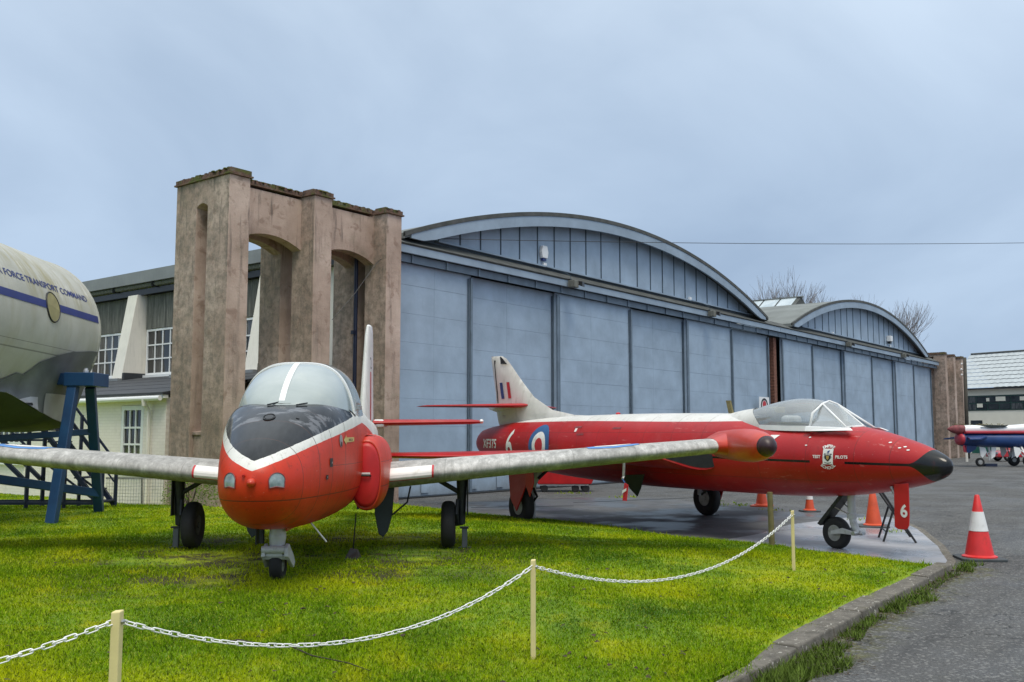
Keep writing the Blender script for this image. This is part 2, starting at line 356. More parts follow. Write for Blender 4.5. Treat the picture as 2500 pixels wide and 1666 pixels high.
    sheen = n.sm(n.noise(3.5, 5, .65, n.map((2.5, 1, 2.5))), .50, .62); sheen = n.math('MULTIPLY', sheen, n.math('GREATER_THAN', s, -.42))
    bk = n.mix(n.math('MULTIPLY', sheen, .38), bk, (.30, .31, .34)); col = n.mix(isblack, col, bk)  # pale smears paint sky reflection into the black deck
    def line(v, p, wd): return n.math('LESS_THAN', n.math('ABSOLUTE', n.math('SUBTRACT', v, p)), wd)
    seam = n.math('MAXIMUM', line(s, -.42, .006), line(s, .32, .005)); seam = n.math('MAXIMUM', seam, n.math('MULTIPLY', line(z, .86, .005), n.math('LESS_THAN', z, 1.0)))
    seam = n.math('MAXIMUM', seam, line(s, .90, .003))
    for q in (-.78, -.08, 1.7, 2.4, 3.2, 4.2, 5.4, 6.6): seam = n.math('MAXIMUM', seam, line(s, q, .0045))
    seam = n.math('MAXIMUM', seam, n.math('MULTIPLY', line(z, 1.14, .003), n.math('GREATER_THAN', s, -.08)))
    gr = n.noise(2.2, 6, .7, n.map((7, 7, .7))); col = n.mix(n.math('MULTIPLY', n.sm(gr, .54, .74), n.math('MULTIPLY', n.math('SUBTRACT', 1.0, isblack), .38)), col, (.16, .045, .022))
    oily_dark = n.math('MULTIPLY', n.sm(n.noise(3, 6, .7), .46, .66), n.sm(z, .80, .58)); col = n.mix(n.math('MULTIPLY', oily_dark, .55), col, (.06, .018, .010))  # darker towards the bottom of the fuselage, broken up by noise
    col = n.mix(n.math('MULTIPLY', seam, .75), col, (.05, .025, .02))
    rg = n.math('ADD', .34, n.math('MULTIPLY', n.noise(5, 3), .12)); rg = n.math('SUBTRACT', rg, n.math('MULTIPLY', isblack, .25))
    M['jp'] = n.bsdf(col, rg, 0, n.bump(n.math('ADD', n.noise(2.5, 2), n.math('MULTIPLY', seam, -.6)), .10, .02), 0, .35)
    # scheme of the fighter
    n = NT('fighter_paint_scheme'); x, y, z = n.xyz(); s = n.math('MULTIPLY', x, -1.0)
    zw = n.math('ADD', 1.965, n.math('MULTIPLY', n.sm(s, 2.0, 7.0), .06)); zw = n.math('ADD', zw, n.math('MULTIPLY', n.math('LESS_THAN', s, 1.45), 1.0))
    iswhite = n.math('GREATER_THAN', z, zw)
    c = (.40, .011, .013); f = n.noise(1.1, 6, .6); rd = n.ramp(f, [(.3, tuple(q*.84 for q in c)), (.7, tuple(min(1, q*1.12) for q in c))])
    rd = n.mix(n.math('MULTIPLY', n.sm(n.noise(2.1, 6, .65), .5, .75), .22), rd, (.52, .11, .10))
    g = n.noise(30, 4, .7); rd = n.mix(n.math('MULTIPLY', n.sm(g, .66, .72), .5), rd, (.65, .40, .36))
    col = n.mix(iswhite, rd, dirtywhite(n, .28, (2, 4, 1)))
    wgt = n.math('ADD', .018, n.math('MULTIPLY', n.math('POWER', n.math('MAXIMUM', n.math('SUBTRACT', n.math('MULTIPLY', s, -1.0), 1.53), 0.0), 2.2), 4.6))
    isb = n.math('LESS_THAN', n.math('ABSOLUTE', n.math('SUBTRACT', z, n.math('ADD', 1.335, n.math('MULTIPLY', s, .012)))), wgt)
    gap = n.math('MULTIPLY', n.math('GREATER_THAN', s, -.64), n.math('LESS_THAN', s, -.06)); isb = n.math('MULTIPLY', isb, n.math('SUBTRACT', 1.0, gap)); isb = n.math('MULTIPLY', isb, n.math('LESS_THAN', s, 3.2))
    bk = n.ramp(n.noise(5, 4), [(.3, (.007, .008, .010)), (.7, (.016, .017, .020))]); col = n.mix(isb, col, bk)
    seam = n.math('MAXIMUM', line(s, -1.30, .005), line(s, -.78, .004)); seam = n.math('MAXIMUM', seam, line(s, .02, .004))
    for q in (.95, 2.3, 3.1, 3.9, 4.7, 5.4, 6.1, 6.9, 7.6, 8.3, 9.4, 10.1): seam = n.math('MAXIMUM', seam, line(s, q, .0045))
    for q in (1.78, 1.05): seam = n.math('MAXIMUM', seam, n.math('MULTIPLY', line(z, q, .0035), n.math('GREATER_THAN', s, -.78)))
    gr = n.noise(2.0, 6, .7, n.map((5, 5, .6))); col = n.mix(n.math('MULTIPLY', n.sm(gr, .55, .74), .34), col, (.14, .02, .018))
    wt = n.noise(3.0, 6, .7, n.map((.6, 3, 3))); col = n.mix(n.math('MULTIPLY', n.math('MULTIPLY', n.sm(wt, .60, .70), n.math('SUBTRACT', 1.0, isb)), .45), col, (.62, .30, .27))
    col = n.mix(n.math('MULTIPLY', seam, .65), col, (.06, .02, .018))
    M['hun'] = n.bsdf(col, n.math('SUBTRACT', n.math('ADD', .32, n.math('MULTIPLY', n.noise(5, 3), .12)), n.math('MULTIPLY', isb, .20)), 0, n.bump(n.math('ADD', n.noise(2.2, 2), n.math('MULTIPLY', seam, -.6)), .08, .02), 0, .4)
    # glass
    n = NT('clear_canopy'); lw = n.n('ShaderNodeLayerWeight'); lw.inputs[0].default_value = .25
    tr = n.n('ShaderNodeBsdfTransparent'); tr.inputs[0].default_value = (.86, .90, .91, 1); gl = n.n('ShaderNodeBsdfGlossy'); gl.inputs['Roughness'].default_value = .06; gl.inputs[0].default_value = (.9, .92, .93, 1)
    ms = n.n('ShaderNodeMixShader'); n.put(ms.inputs[0], n.math('ADD', .16, n.math('MULTIPLY', lw.outputs['Fresnel'], .9), clamp=True)); n.t.links.new(tr.outputs[0], ms.inputs[1]); n.t.links.new(gl.outputs[0], ms.inputs[2])
    df = n.n('ShaderNodeBsdfDiffuse'); df.inputs[0].default_value = (.70, .74, .75, 1); m2 = n.n('ShaderNodeMixShader')  # whitish diffuse layer paints haze and sky reflection into the glass
    n.put(m2.inputs[0], n.math('ADD', .15, n.math('MULTIPLY', n.noise(3, 4), .22))); n.t.links.new(ms.outputs[0], m2.inputs[1]); n.t.links.new(df.outputs[0], m2.inputs[2])
    n.t.links.new(m2.outputs[0], n.out.inputs[0]); M['glass'] = n.m
    n = NT('fogged_perspex'); f = n.noise(1.6, 5, .6, dist=.5); col = n.ramp(f, [(.3, (.29, .335, .33)), (.7, (.39, .435, .43))]); _, _, z = n.xyz()
    g = n.noise(2.2, 5, .6); col = n.mix(n.math('MULTIPLY', n.sm(g, .55, .75), .35), col, (.52, .53, .44)); M['fog'] = n.bsdf(col, n.math('ADD', .05, n.math('MULTIPLY', n.noise(4, 3), .12)), 0, None, .5, .7)
    n = NT('lamp_glass'); f = n.noise(14, 3); col = n.ramp(f, [(.3, (.14, .19, .21)), (.7, (.32, .39, .41))]); M['lamp'] = n.bsdf(col, .15, 0, None, .4)
    # transport
    n = NT('grimy_cream_skin'); f = n.noise(1.1, 6, .6); x, y, z = n.xyz(); col = n.ramp(f, [(.3, (.36, .36, .31)), (.7, (.50, .495, .44))])
    g = n.noise(1.6, 6, .7, n.map((1.6, .35, .35))); up = n.sm(z, .1, .9); grime = n.math('MULTIPLY', n.sm(g, .44, .66), n.math('ADD', .25, n.math('MULTIPLY', up, .6))); col = n.mix(grime, col, (.30, .27, .14))
    g2 = n.noise(2.6, 6, .7, n.map((2.2, .5, .5))); col = n.mix(n.math('MULTIPLY', n.math('MULTIPLY', n.sm(g2, .55, .7), up), .6), col, (.66, .65, .60))
    ln = n.math('LESS_THAN', n.math('ABSOLUTE', n.math('SUBTRACT', z, -.55)), .012); ln = n.math('MAXIMUM', ln, n.math('LESS_THAN', n.math('ABSOLUTE', n.math('SUBTRACT', z, -.42)), .006))
    col = n.mix(n.math('MULTIPLY', ln, .6), col, (.10, .10, .085)); M['comet'] = n.bsdf(col, .5, 0, n.bump(n.math('ADD', n.noise(2, 3), n.math('MULTIPLY', ln, -.5)), .2, .03))
    M['fairing'] = simple('grey_fairing_paint', (.125, .135, .135), .3, 2, .5, .1, dirt=(.10, .11, .09))
    M['cmetal'] = simple('dull_silver_skin', (.46, .47, .49), .15, 3, .42, .5)
    M['belly'] = simple('belly_shade_skin', (.022, .030, .015), .4, 3, .5)  # dark green paints underside shade and grass reflection into the skin
    M['navy'] = simple('navy_blue_paint', (.02, .035, .17), .12, 4, .5)
    n = NT('trestle_blue'); f = n.noise(2, 5); col = n.ramp(f, [(.3, (.005, .032, .095)), (.7, (.008, .055, .145))]); M['tblue'] = n.bsdf(col, .42)
    M['sblue'] = simple('stair_dark_blue', (.008, .014, .04), .3, 4, .45)
    M['cover'] = simple('buff_cover', (.28, .25, .12), .15, 6, .7)
    # ground
    n = NT('asphalt'); f = n.noise(38, 8, .82); base = n.ramp(f, [(.34, (.026, .026, .026)), (.5, (.085, .084, .082)), (.66, (.195, .192, .186))]); g = n.noise(.35, 6, .65)
    base = n.mix(n.math('MULTIPLY', n.sm(g, .42, .62), .6), base, n.ramp(n.noise(70, 6, .8), [(.32, (.045, .045, .045)), (.68, (.17, .168, .164))])); p = n.noise(.9, 5, .6, n.map((.35, 2.2, 1), None, (0, 0, -.5))); base = n.mix(n.math('MULTIPLY', n.sm(p, .52, .66), .5), base, (.04, .04, .042))
    mo = n.noise(1.1, 6, .7); base = n.mix(n.math('MULTIPLY', n.sm(mo, .56, .72), .30), base, (.085, .088, .04))
    ax, ay, az = n.xyz(); kd = n.math('SUBTRACT', n.math('ADD', 2.62, n.math('MULTIPLY', ax, .047)), ay); kd = n.math('ADD', kd, n.math('MULTIPLY', n.math('SUBTRACT', n.noise(1.6, 5, .65), .5), .9)); km = n.math('MULTIPLY', n.sm(kd, .55, .12), n.math('LESS_THAN', ax, 14.0)); km = n.math('MULTIPLY', km, n.sm(n.noise(9, 6, .7), .38, .58)); km = n.math('MULTIPLY', km, n.math('GREATER_THAN', ax, -8.0))
    base = n.mix(n.math('MULTIPLY', km, .85), base, n.ramp(n.noise(5, 5, .7), [(.35, (.05, .045, .02)), (.6, (.14, .14, .02))]))
    wob = n.n('ShaderNodeVectorMath', operation='ADD'); n.put(wob.inputs[0], n.co); wv = n.n('ShaderNodeTexNoise'); n.put(wv.inputs['Vector'], n.co); wv.inputs['Scale'].default_value = 1.3; wv.inputs['Detail'].default_value = 6; n.put(wob.inputs[1], wv.outputs['Color'])
    ck = n.math('LESS_THAN', n.vor(.42, wob.outputs[0], 'DISTANCE_TO_EDGE'), .0055); base = n.mix(n.math('MULTIPLY', ck, .7), base, (.018, .018, .018))
    pt = n.noise(.22, 3, .5); base = n.mix(n.math('MULTIPLY', n.math('GREATER_THAN', pt, .56), .35), base, (.05, .05, .052)); oily_dark = n.noise(1.7, 4, .6); base = n.mix(n.math('MULTIPLY', n.sm(oily_dark, .66, .74), .5), base, (.02, .02, .022))
    ag = n.vor(55); wet = n.sm(n.noise(.5, 5, .6), .42, .6); chip = n.vor(42, None, 'F1', 'Color'); cr = n.n('ShaderNodeSeparateXYZ'); n.put(cr.inputs[0], chip); base = n.mix(n.math('MULTIPLY', n.math('GREATER_THAN', cr.outputs[0], .86), .7), base, (.24, .236, .225))
    M['asphalt'] = n.bsdf(base, n.math('SUBTRACT', .85, n.math('MULTIPLY', wet, .30)), 0, n.bump(n.math('ADD', ag, n.noise(90, 4)), .9, .02))
    n = NT('damp_concrete'); f = n.noise(.9, 6, .65); col = n.ramp(f, [(.3, (.17, .175, .19)), (.7, (.36, .365, .395))]); s1 = n.noise(25, 5, .7); col = n.mix(n.math('MULTIPLY', n.sm(s1, .6, .7), .3), col, (.09, .09, .09))
    M['pad'] = n.bsdf(col, n.math('SUBTRACT', .62, n.math('MULTIPLY', n.sm(n.noise(.8, 5), .4, .6), .40)), 0, n.bump(n.noise(45, 5), .25, .01))
    n = NT('wet_dark_slab'); f = n.noise(.9, 6, .65); col = n.ramp(f, [(.3, (.045, .046, .050)), (.7, (.125, .127, .135))]); s1 = n.noise(30, 6, .75); col = n.mix(n.math('MULTIPLY', n.sm(s1, .5, .7), .5), col, (.05, .05, .05)); col = n.mix(n.math('MULTIPLY', n.sm(n.noise(1.5, 5, .7), .56, .7), .5), col, (.06, .065, .03))
    M['pad2'] = n.bsdf(col, n.math('SUBTRACT', .70, n.math('MULTIPLY', n.sm(n.noise(.7, 5), .42, .6), .42)), 0, n.bump(n.noise(45, 5), .3, .01))
    n = NT('lichened_kerb'); f = n.noise(8, 6, .65); col = n.ramp(f, [(.3, (.075, .068, .056)), (.7, (.19, .172, .145))]); l = n.noise(13, 5, .7, n.map((1, 2.4, 1))); col = n.mix(n.sm(l, .60, .66), col, (.48, .46, .41))
    mo = n.noise(3, 5); col = n.mix(n.math('MULTIPLY', n.sm(mo, .55, .7), .55), col, (.09, .085, .04)); M['kerb'] = n.bsdf(col, .9, 0, n.bump(n.noise(50, 6, .7), .7, .015))
    def grasscol(n, v=None, dim=1.0):
        a = n.noise(.55, 6, .62, v); b = n.noise(2.3, 5, .6, v); c = n.noise(14, 4, .7, v)
        col = n.ramp(n.math('ADD', n.math('MULTIPLY', a, .7), n.math('MULTIPLY', b, .3)), [(.34, (.065, .175, .004)), (.47, (.205, .35, .004)), (.62, (.50, .56, .006))])
        col = n.mix(n.math('MULTIPLY', n.sm(b, .56, .70), .55), col, (.52, .51, .006)); col = n.mix(n.math('MULTIPLY', n.sm(c, .55, .7), .35), col, (.07, .105, .006)); return col
    n = NT('lawn_turf'); x, y, z = n.xyz(); col = grasscol(n); col = n.mix(.25, col, (.06, .075, .015))
    # worn soil under the trainer, deepened to darken its shade, and odd bare spots
    dx = n.math('SUBTRACT', x, 7.6); dy = n.math('SUBTRACT', y, 9.2); d2 = n.math('ADD', n.math('MULTIPLY', dx, dx), n.math('MULTIPLY', dy, dy)); near = n.sm(d2, 14.0, 3.0)
    sl = n.noise(1.4, 6, .65); soil = n.math('MAXIMUM', n.math('MULTIPLY', near, n.sm(sl, .42, .58)), n.sm(n.noise(1.9, 5, .6), .70, .76))
    col = n.mix(soil, col, (.040, .032, .012)); M['lawn'] = n.bsdf(col, .95, 0, n.bump(n.noise(60, 5, .7), .8, .03))
    n = NT('grass_blade'); geo = n.n('ShaderNodeNewGeometry').outputs['Position']; col = grasscol(n, geo); rnd = n.noise(55, 2, .5, geo); col = n.mix(n.math('MULTIPLY', n.sm(rnd, .56, .66), .8), col, (.58, .58, .08)); col = n.mix(n.math('MULTIPLY', n.sm(n.noise(33, 3, .6, geo), .50, .60), .82), col, (.030, .060, .008))
    q = n.n('ShaderNodeBsdfPrincipled'); n.put(q.inputs['Base Color'], col); q.inputs['Roughness'].default_value = .6; q.inputs['Specular IOR Level'].default_value = .04
    tl = n.n('ShaderNodeBsdfTranslucent'); n.put(tl.inputs[0], col); m1 = n.n('ShaderNodeMixShader'); m1.inputs[0].default_value = .3; n.t.links.new(q.outputs[0], m1.inputs[1]); n.t.links.new(tl.outputs[0], m1.inputs[2]); n.t.links.new(m1.outputs[0], n.out.inputs[0]); M['blade'] = n.m
    M['weed'] = simple('weed_leaf', (.085, .13, .02), .5, 9, .7, spec=.1); M['leaf'] = simple('dead_leaf', (.045, .028, .012), .5, 6, .8); M['stick'] = simple('dead_stick', (.035, .025, .018), .3, 9, .8)
    M['stake'] = simple('pale_yellow_stake', (.66, .56, .27), .1, 5, .6, dirt=(.45, .38, .2)); M['wpost'] = simple('mossy_timber_post', (.15, .13, .055), .3, 6, .85, bump=.4)
    M['chain'] = simple('white_plastic_chain', (.80, .80, .80), .04, 8, .4)
    M['cone_red'] = simple('cone_red_plastic', (.66, .028, .028), .12, 6, .45, dirt=(.35, .04, .03)); M['cone_or'] = simple('cone_orange_plastic', (.62, .085, .03), .12, 6, .5, dirt=(.35, .06, .03)); M['cone_wh'] = simple('cone_white_sleeve', (.72, .72, .71), .06, 8, .35, dirt=(.5, .5, .48)); M['rubber'] = simple('grey_rubber_base', (.055, .065, .07), .3, 6, .7)
    M['bark'] = simple('grey_bark', (.20, .185, .185), .3, 6, .9); M['pole'] = simple('tarred_pole', (.055, .05, .04), .3, 5, .8)
    M['fwall'] = simple('buff_wall', (.78, .73, .60), .06, 1, .8); M['fgreen'] = simple('dark_green_frame', (.012, .045, .035), .2, 3, .5); M['froof'] = simple('pale_tile_roof', (.42, .46, .48), .10, 2, .7, dirt=(.34, .37, .39)); M['dgreen'] = simple('green_door', (.01, .09, .065), .15, 2, .5)
    M['jblue'] = simple('deep_blue_paint', (.012, .045, .16), .2, 2, .4); M['jred'] = simple('raspberry_paint', (.42, .03, .05), .15, 3, .45); M['jdull'] = simple('weathered_dark_red', (.20, .045, .05), .4, 7, .6); M['car'] = simple('red_car_paint', (.45, .02, .03), .06, 2, .2, coat=.6); M['cglass'] = simple('car_glass', (.02, .025, .03), .1, 2, .08)
    M['floor'] = simple('dark_interior', (.05, .055, .06), .2, 3, .8)
    M['tankcap'] = simple('dark_maroon_cap', (.035, .012, .016), .25, 6, .4)
mats()
# ================================================================== GROUND
APR = [(3.30, 13.50), (3.94, 13.64), (4.6, 13.98), (5.24, 14.11), (6.0, 14.46), (6.7, 14.51), (7.9, 14.64), (9.6, 15.46), (11.3, 16.03), (12.5, 16.10), (13.8, 16.18), (15.5, 16.84), (17.0, 17.21), (18.6, 17.3), (20.2, 13.6), (21.0, 13.3), (80, 13.3)]
def xe(y): return float(np.interp(y, [a for a, b in APR], [b for a, b in APR]))
def yk(x): return 2.62+.047*x
def kerb_w(x): return .105+.15*smoothstep((x-6.4)/1.5)*(1-.3*smoothstep((x-10)/3))
def lawn_h(x, y):
    d1 = y-yk(x)-.12; d2 = xe(y)-x
    m = smoothstep(min(d1/3.6, d2/4.5)) * (1-.55*smoothstep((y-11.5)/5))
    e = .10-.055*smoothstep(1-d2/.8)
    b = .012*math.sin(x*1.9+.7*y)*math.cos(1.3*y-.4*x)+.008*math.sin(4.1*x)*math.sin(3.7*y+1)
    h = e+.20*m+b*min(1, max(0, min(d1, d2)))-.035*smoothstep((yk(x)+kerb_w(x)+.05-y)/.06)
    bank = smoothstep((x*-.55+y*.83-13.2)/3.0)*smoothstep((10.2-x)/2.0)   # rough bank by the far left
    return h+.32*bank
rows = list(np.concatenate([np.linspace(3.2, 12, 52), np.linspace(12.3, 22, 30), np.linspace(23, 80, 14)]))
cols = np.concatenate([np.linspace(0, .45, 10)[:-1], np.linspace(.45, 1, 60)])
m = MB(); vs = []; nc = len(cols)
for j, yj in enumerate(rows):
    for a in cols:
        X1 = xe(yj); x = -30+(X1+30)*a; fade = max(0, 1-(yj-3.2)/4); y = yj+(yk(x)+.14-3.2)*fade
        vs.append((x, y, lawn_h(x, y)))
fs = [(j*nc+i, j*nc+i+1, (j+1)*nc+i+1, (j+1)*nc+i) for j in range(len(rows)-1) for i in range(nc-1)]
# skirt so that the turf has a cut edge
k0 = len(vs); skirt = [j*nc+nc-1 for j in range(len(rows))]
for i in skirt: vs.append((vs[i][0]+.03, vs[i][1], -.06))
fs += [(skirt[j], k0+j, k0+j+1, skirt[j+1]) for j in range(len(rows)-1)]
m.add(vs, fs); lawn = struct(obj('lawn', m, MAT['lawn'], smooth=True))
# the tarmac is one sheet to the horizon
m = MB(); m.box(-400, 600, -400, 600, -.5, 0); struct(obj('tarmac', m, MAT['asphalt']))
pad = [(13.2, 3.36), (14.43, 3.52), (16.3, 4.1), (18.9, 5.1), (21.2, 6.25), (20.6, 7.0), (18.3, 7.35), (16.2, 7.1), (14.2, 7.2), (13.4, 6)]
m = MB(); m.prism(pad, lambda u, v, t: (u, v, t), -.02, .008); struct(obj('concrete_pad', m, MAT['pad']))
pad2 = [(13.4, 6.9), (16.2, 6.9), (21.2, 6.25), (22.3, 8.2), (22.4, 11.0), (23.25, 12.4), (23.6, 13.8), (22.3, 15.2), (19.5, 16.3), (16.0, 16.2), (15.2, 13), (14.8, 10)]
m = MB(); m.prism(pad2, lambda u, v, t: (u, v, t), -.02, .004); struct(obj('wet_slab', m, MAT['pad2']))
# tar joints on the pad and the flush edging along its outer side
edge = struct(obj('pad_edging', MB().box(13.35, 13.4, 3.2, 3.25, -.02, .03), MAT['kerb']))
pe = [(13.3, 3.30), (14.43, 3.50), (16.3, 4.1), (18.9, 5.1), (21.2, 6.25)]
for a, b in zip(pe[:-1], pe[1:]):
    L = math.hypot(b[0]-a[0], b[1]-a[1]); n_ = max(1, int(L/.62))
    for i in range(n_):
        t0, t1 = i/n_, (i+1)/n_-.012/L; p = Vector((a[0]+(b[0]-a[0])*t0, a[1]+(b[1]-a[1])*t0, -.01)); q = Vector((a[0]+(b[0]-a[0])*t1, a[1]+(b[1]-a[1])*t1, -.01)); dz = random.uniform(0, .006)
        obj('edging_stone', MB().bar(p+Vector((0, 0, dz-.012)), q+Vector((0, 0, dz-.012)), .12, .06), MAT['kerb'], edge, bevel=.008)
# low kerb in front of the lawn
kb = struct(obj('kerb', MB().box(-30, -29.9, 1.0, 1.1, -.1, .1), MAT['kerb']))
x = -6.0
while x < 13.4:
    L = random.uniform(.86, .95); x1 = min(x+L, 13.52); dz = random.uniform(-.018, .008); wd = kerb_w(x); wd1 = kerb_w(x1)
    g = .01; mm = MB()
    mm.hexa([(x+g, yk(x), -.05), (x1-g, yk(x1), -.05), (x1-g, yk(x1)+wd1, -.05), (x+g, yk(x)+wd, -.05), (x+g, yk(x)+.015, .092+dz), (x1-g, yk(x1)+.015, .092+dz), (x1-g, yk(x1)+wd1, .097+dz), (x+g, yk(x)+wd, .097+dz)])
    obj('kerb_stone', mm, MAT['kerb'], kb, bevel=.014); x = x1
# painted-out tar joints
m = MB()
for a, b in (((1400, 1228), (1740, 1214)), ((1150, 1240), (1400, 1236))):
    m.bar(atz(*a, .002)+Vector((0, 0, .006)), atz(*b, .002)+Vector((0, 0, .006)), .035, .006)
struct(obj('tar_joint', m, MAT['black']))

# grass blades (nobody could count them)
def blades(name, N, dmin, dmax, hmin, hmax, inside, hfun, wmul=1.0, mat='blade', latr=(-.60, .60)):
    rs = np.random.RandomState(len(name)*13+N % 97); d = dmin*(dmax/dmin)**rs.rand(N); l = d*(latr[0]+(latr[1]-latr[0])*rs.rand(N))
    fx, fy = math.cos(AZ), math.sin(AZ); X = d*fx+l*RT.x; Y = d*fy+l*RT.y
    keep = [i for i in range(N) if inside(X[i], Y[i])]; X = X[keep]; Y = Y[keep]; d = d[keep]; n = len(X)
    Z = np.array([hfun(a, b) for a, b in zip(X, Y)])-.004; th = rs.rand(n)*6.283; ht = (hmin+(hmax-hmin)*rs.rand(n)**1.6); 
    pt = .5+.5*np.sin(X*1.7+.8*np.sin(Y*1.1))*np.cos(Y*1.3+.6*np.sin(X*.9)); ht *= .55+.75*pt
    wd = (.0018+.00042*d)*wmul*(.7+.6*rs.rand(n)); lean = ht*(.25+.75*rs.rand(n)); la = rs.rand(n)*6.283
    V = np.zeros((n, 3, 3)); V[:, 0] = np.c_[X-np.cos(th)*wd, Y-np.sin(th)*wd, Z]; V[:, 1] = np.c_[X+np.cos(th)*wd, Y+np.sin(th)*wd, Z]; V[:, 2] = np.c_[X+np.cos(la)*lean, Y+np.sin(la)*lean, Z+ht]
    me = bpy.data.meshes.new(name); me.vertices.add(n*3); me.vertices.foreach_set('co', V.reshape(-1)); me.loops.add(n*3); me.loops.foreach_set('vertex_index', np.arange(n*3, dtype=np.int32))
    me.polygons.add(n); me.polygons.foreach_set('loop_start', np.arange(0, n*3, 3, dtype=np.int32)); me.polygons.foreach_set('loop_total', np.full(n, 3, dtype=np.int32)); me.update(); me.validate()
    return obj(name, me, MAT[mat])
brs = random.Random(77)
def bare(x, y):   # worn, thin turf under the trainer's belly
    q = ((x-7.9)/2.8)**2+((y-9.5)/2.8)**2
    if q > 1.3: return False
    v = math.sin(x*2.1+1.2*math.sin(y*1.3))*math.cos(y*1.9)+.45*math.sin(5.3*x-2*y)*math.sin(4.1*y)+.5*brs.random()-.9*q
    return v > .1 and brs.random() < .8
g = blades('grass', 620000, 4.2, 30, .020, .062, lambda x, y: y > yk(x)+kerb_w(x)-.035+.05*math.sin(x*5.1)*math.sin(x*1.7)+.02*math.sin(x*17) and x < xe(y)-.02 and not bare(x, y), lawn_h)
tag(stuff(g), 'short mossy green lawn grass around the parked jets', 'grass')
g = blades('edge_grass', 9000, 9, 30, .05, .11, lambda x, y: y > 3.4 and -.30 < x-xe(y) < .03, lambda x, y: lawn_h(min(x, xe(y)-.02), y), 1.2)
tag(stuff(g), 'ragged longer grass along the edge of the lawn by the tarmac', 'grass')
def kw(x): return .12+.20*(.5+.5*math.sin(x*1.9))*(.6+.4*math.sin(5.3*x))+.14*smoothstep((9.5-x)/3)
g = blades('kerb_weeds', 150000, 4.6, 16, .03, .11, lambda x, y: yk(x)-kw(x) < y < yk(x)-.005 and x < 14.3 and math.sin(x*3.7)+.9*math.sin(x*8.9+2*y) > -1.1, lambda x, y: 0, 1.3, mat='weed', latr=(.1, .62))
tag(stuff(g), 'green weeds and grass growing along the foot of the kerb', 'weeds')
g = blades('pad_weeds', 26000, 15, 30, .03, .09, lambda x, y: any((x-a)**2+((y-b)*1.0)**2 < r*r*(.6+.4*math.sin(9*x)*math.cos(7*y)) for a, b, r in ((24.0, 16.3, .7), (23.3, 14.2, .55), (22.4, 10.6, .8), (21.6, 9.0, .5), (20.2, 6.6, .35), (18.1, 5.35, .35), (23.4, 11.6, .5))), lambda x, y: .005, 1.6)
tag(stuff(g), 'tufts of grass in the cracks round the concrete pad', 'grass')
# trailing leaves, clods and moss at the kerb
rs = random.Random(3)
m = MB()
for i in range(1100):
    x = rs.uniform(5.2, 13.8); t = rs.random()**1.3; y = yk(x)-.01-t*kw(x)*1.4; c = Vector((x, y, .008+rs.random()*.02)); r = rs.uniform(.006, .02); a = rs.random()*6.28
    m.add([c+Vector((math.cos(a)*r*1.6, math.sin(a)*r*1.6, rs.uniform(0, .01))), c+Vector((-math.sin(a)*r*.6, math.cos(a)*r*.6, .004)), c-Vector((math.cos(a)*r*1.6, math.sin(a)*r*1.6, -rs.uniform(0, .01))), c+Vector((math.sin(a)*r*.6, -math.cos(a)*r*.6, .004))], [(0, 1, 2, 3)])
tag(stuff(obj('leaf_litter', m, MAT['leaf'])), 'brown leaf litter lying in the gutter below the kerb', 'leaves')
m = MB()
for i in range(900):
    d = 5*(24/5)**rs.random(); l = d*rs.uniform(-.55, .5); x = d*math.cos(AZ)+l*RT.x; y = d*math.sin(AZ)+l*RT.y
    if y < yk(x)+.3 or x > xe(y)-.2: continue
    if rs.random() < .8 and math.sin(1.3*x+2*math.sin(.8*y))*math.cos(1.7*y) < .1: continue
    c = Vector((x, y, lawn_h(x, y)+.022)); r = rs.uniform(.008, .028); a = rs.random()*6.28
    pts = [c+Vector((math.cos(a+k*1.2566)*r*rs.uniform(.5, 1.2), math.sin(a+k*1.2566)*r*rs.uniform(.5, 1.2), rs.uniform(0, .02))) for k in range(5)]
    m.add(pts, [(0, 1, 2, 3, 4)])
tag(stuff(obj('fallen_leaves', m, MAT['leaf'])), 'small dead leaves scattered over the lawn', 'leaves')
m = MB(); P = [atz(px, py, .19) for px, py in ((545, 1612), (580, 1606), (640, 1612), (700, 1609), (760, 1628), (850, 1640), (905, 1655))]
P = [Vector((p.x, p.y, lawn_h(p.x, p.y)+.035)) for p in P]; m.tube(P, [.006, .009, .008, .006, .005, .004, .002], 6)
tag(obj('twig', m, MAT['stick'], smooth=True), 'long thin dead twig lying on the lawn beside the chain stakes', 'twig')

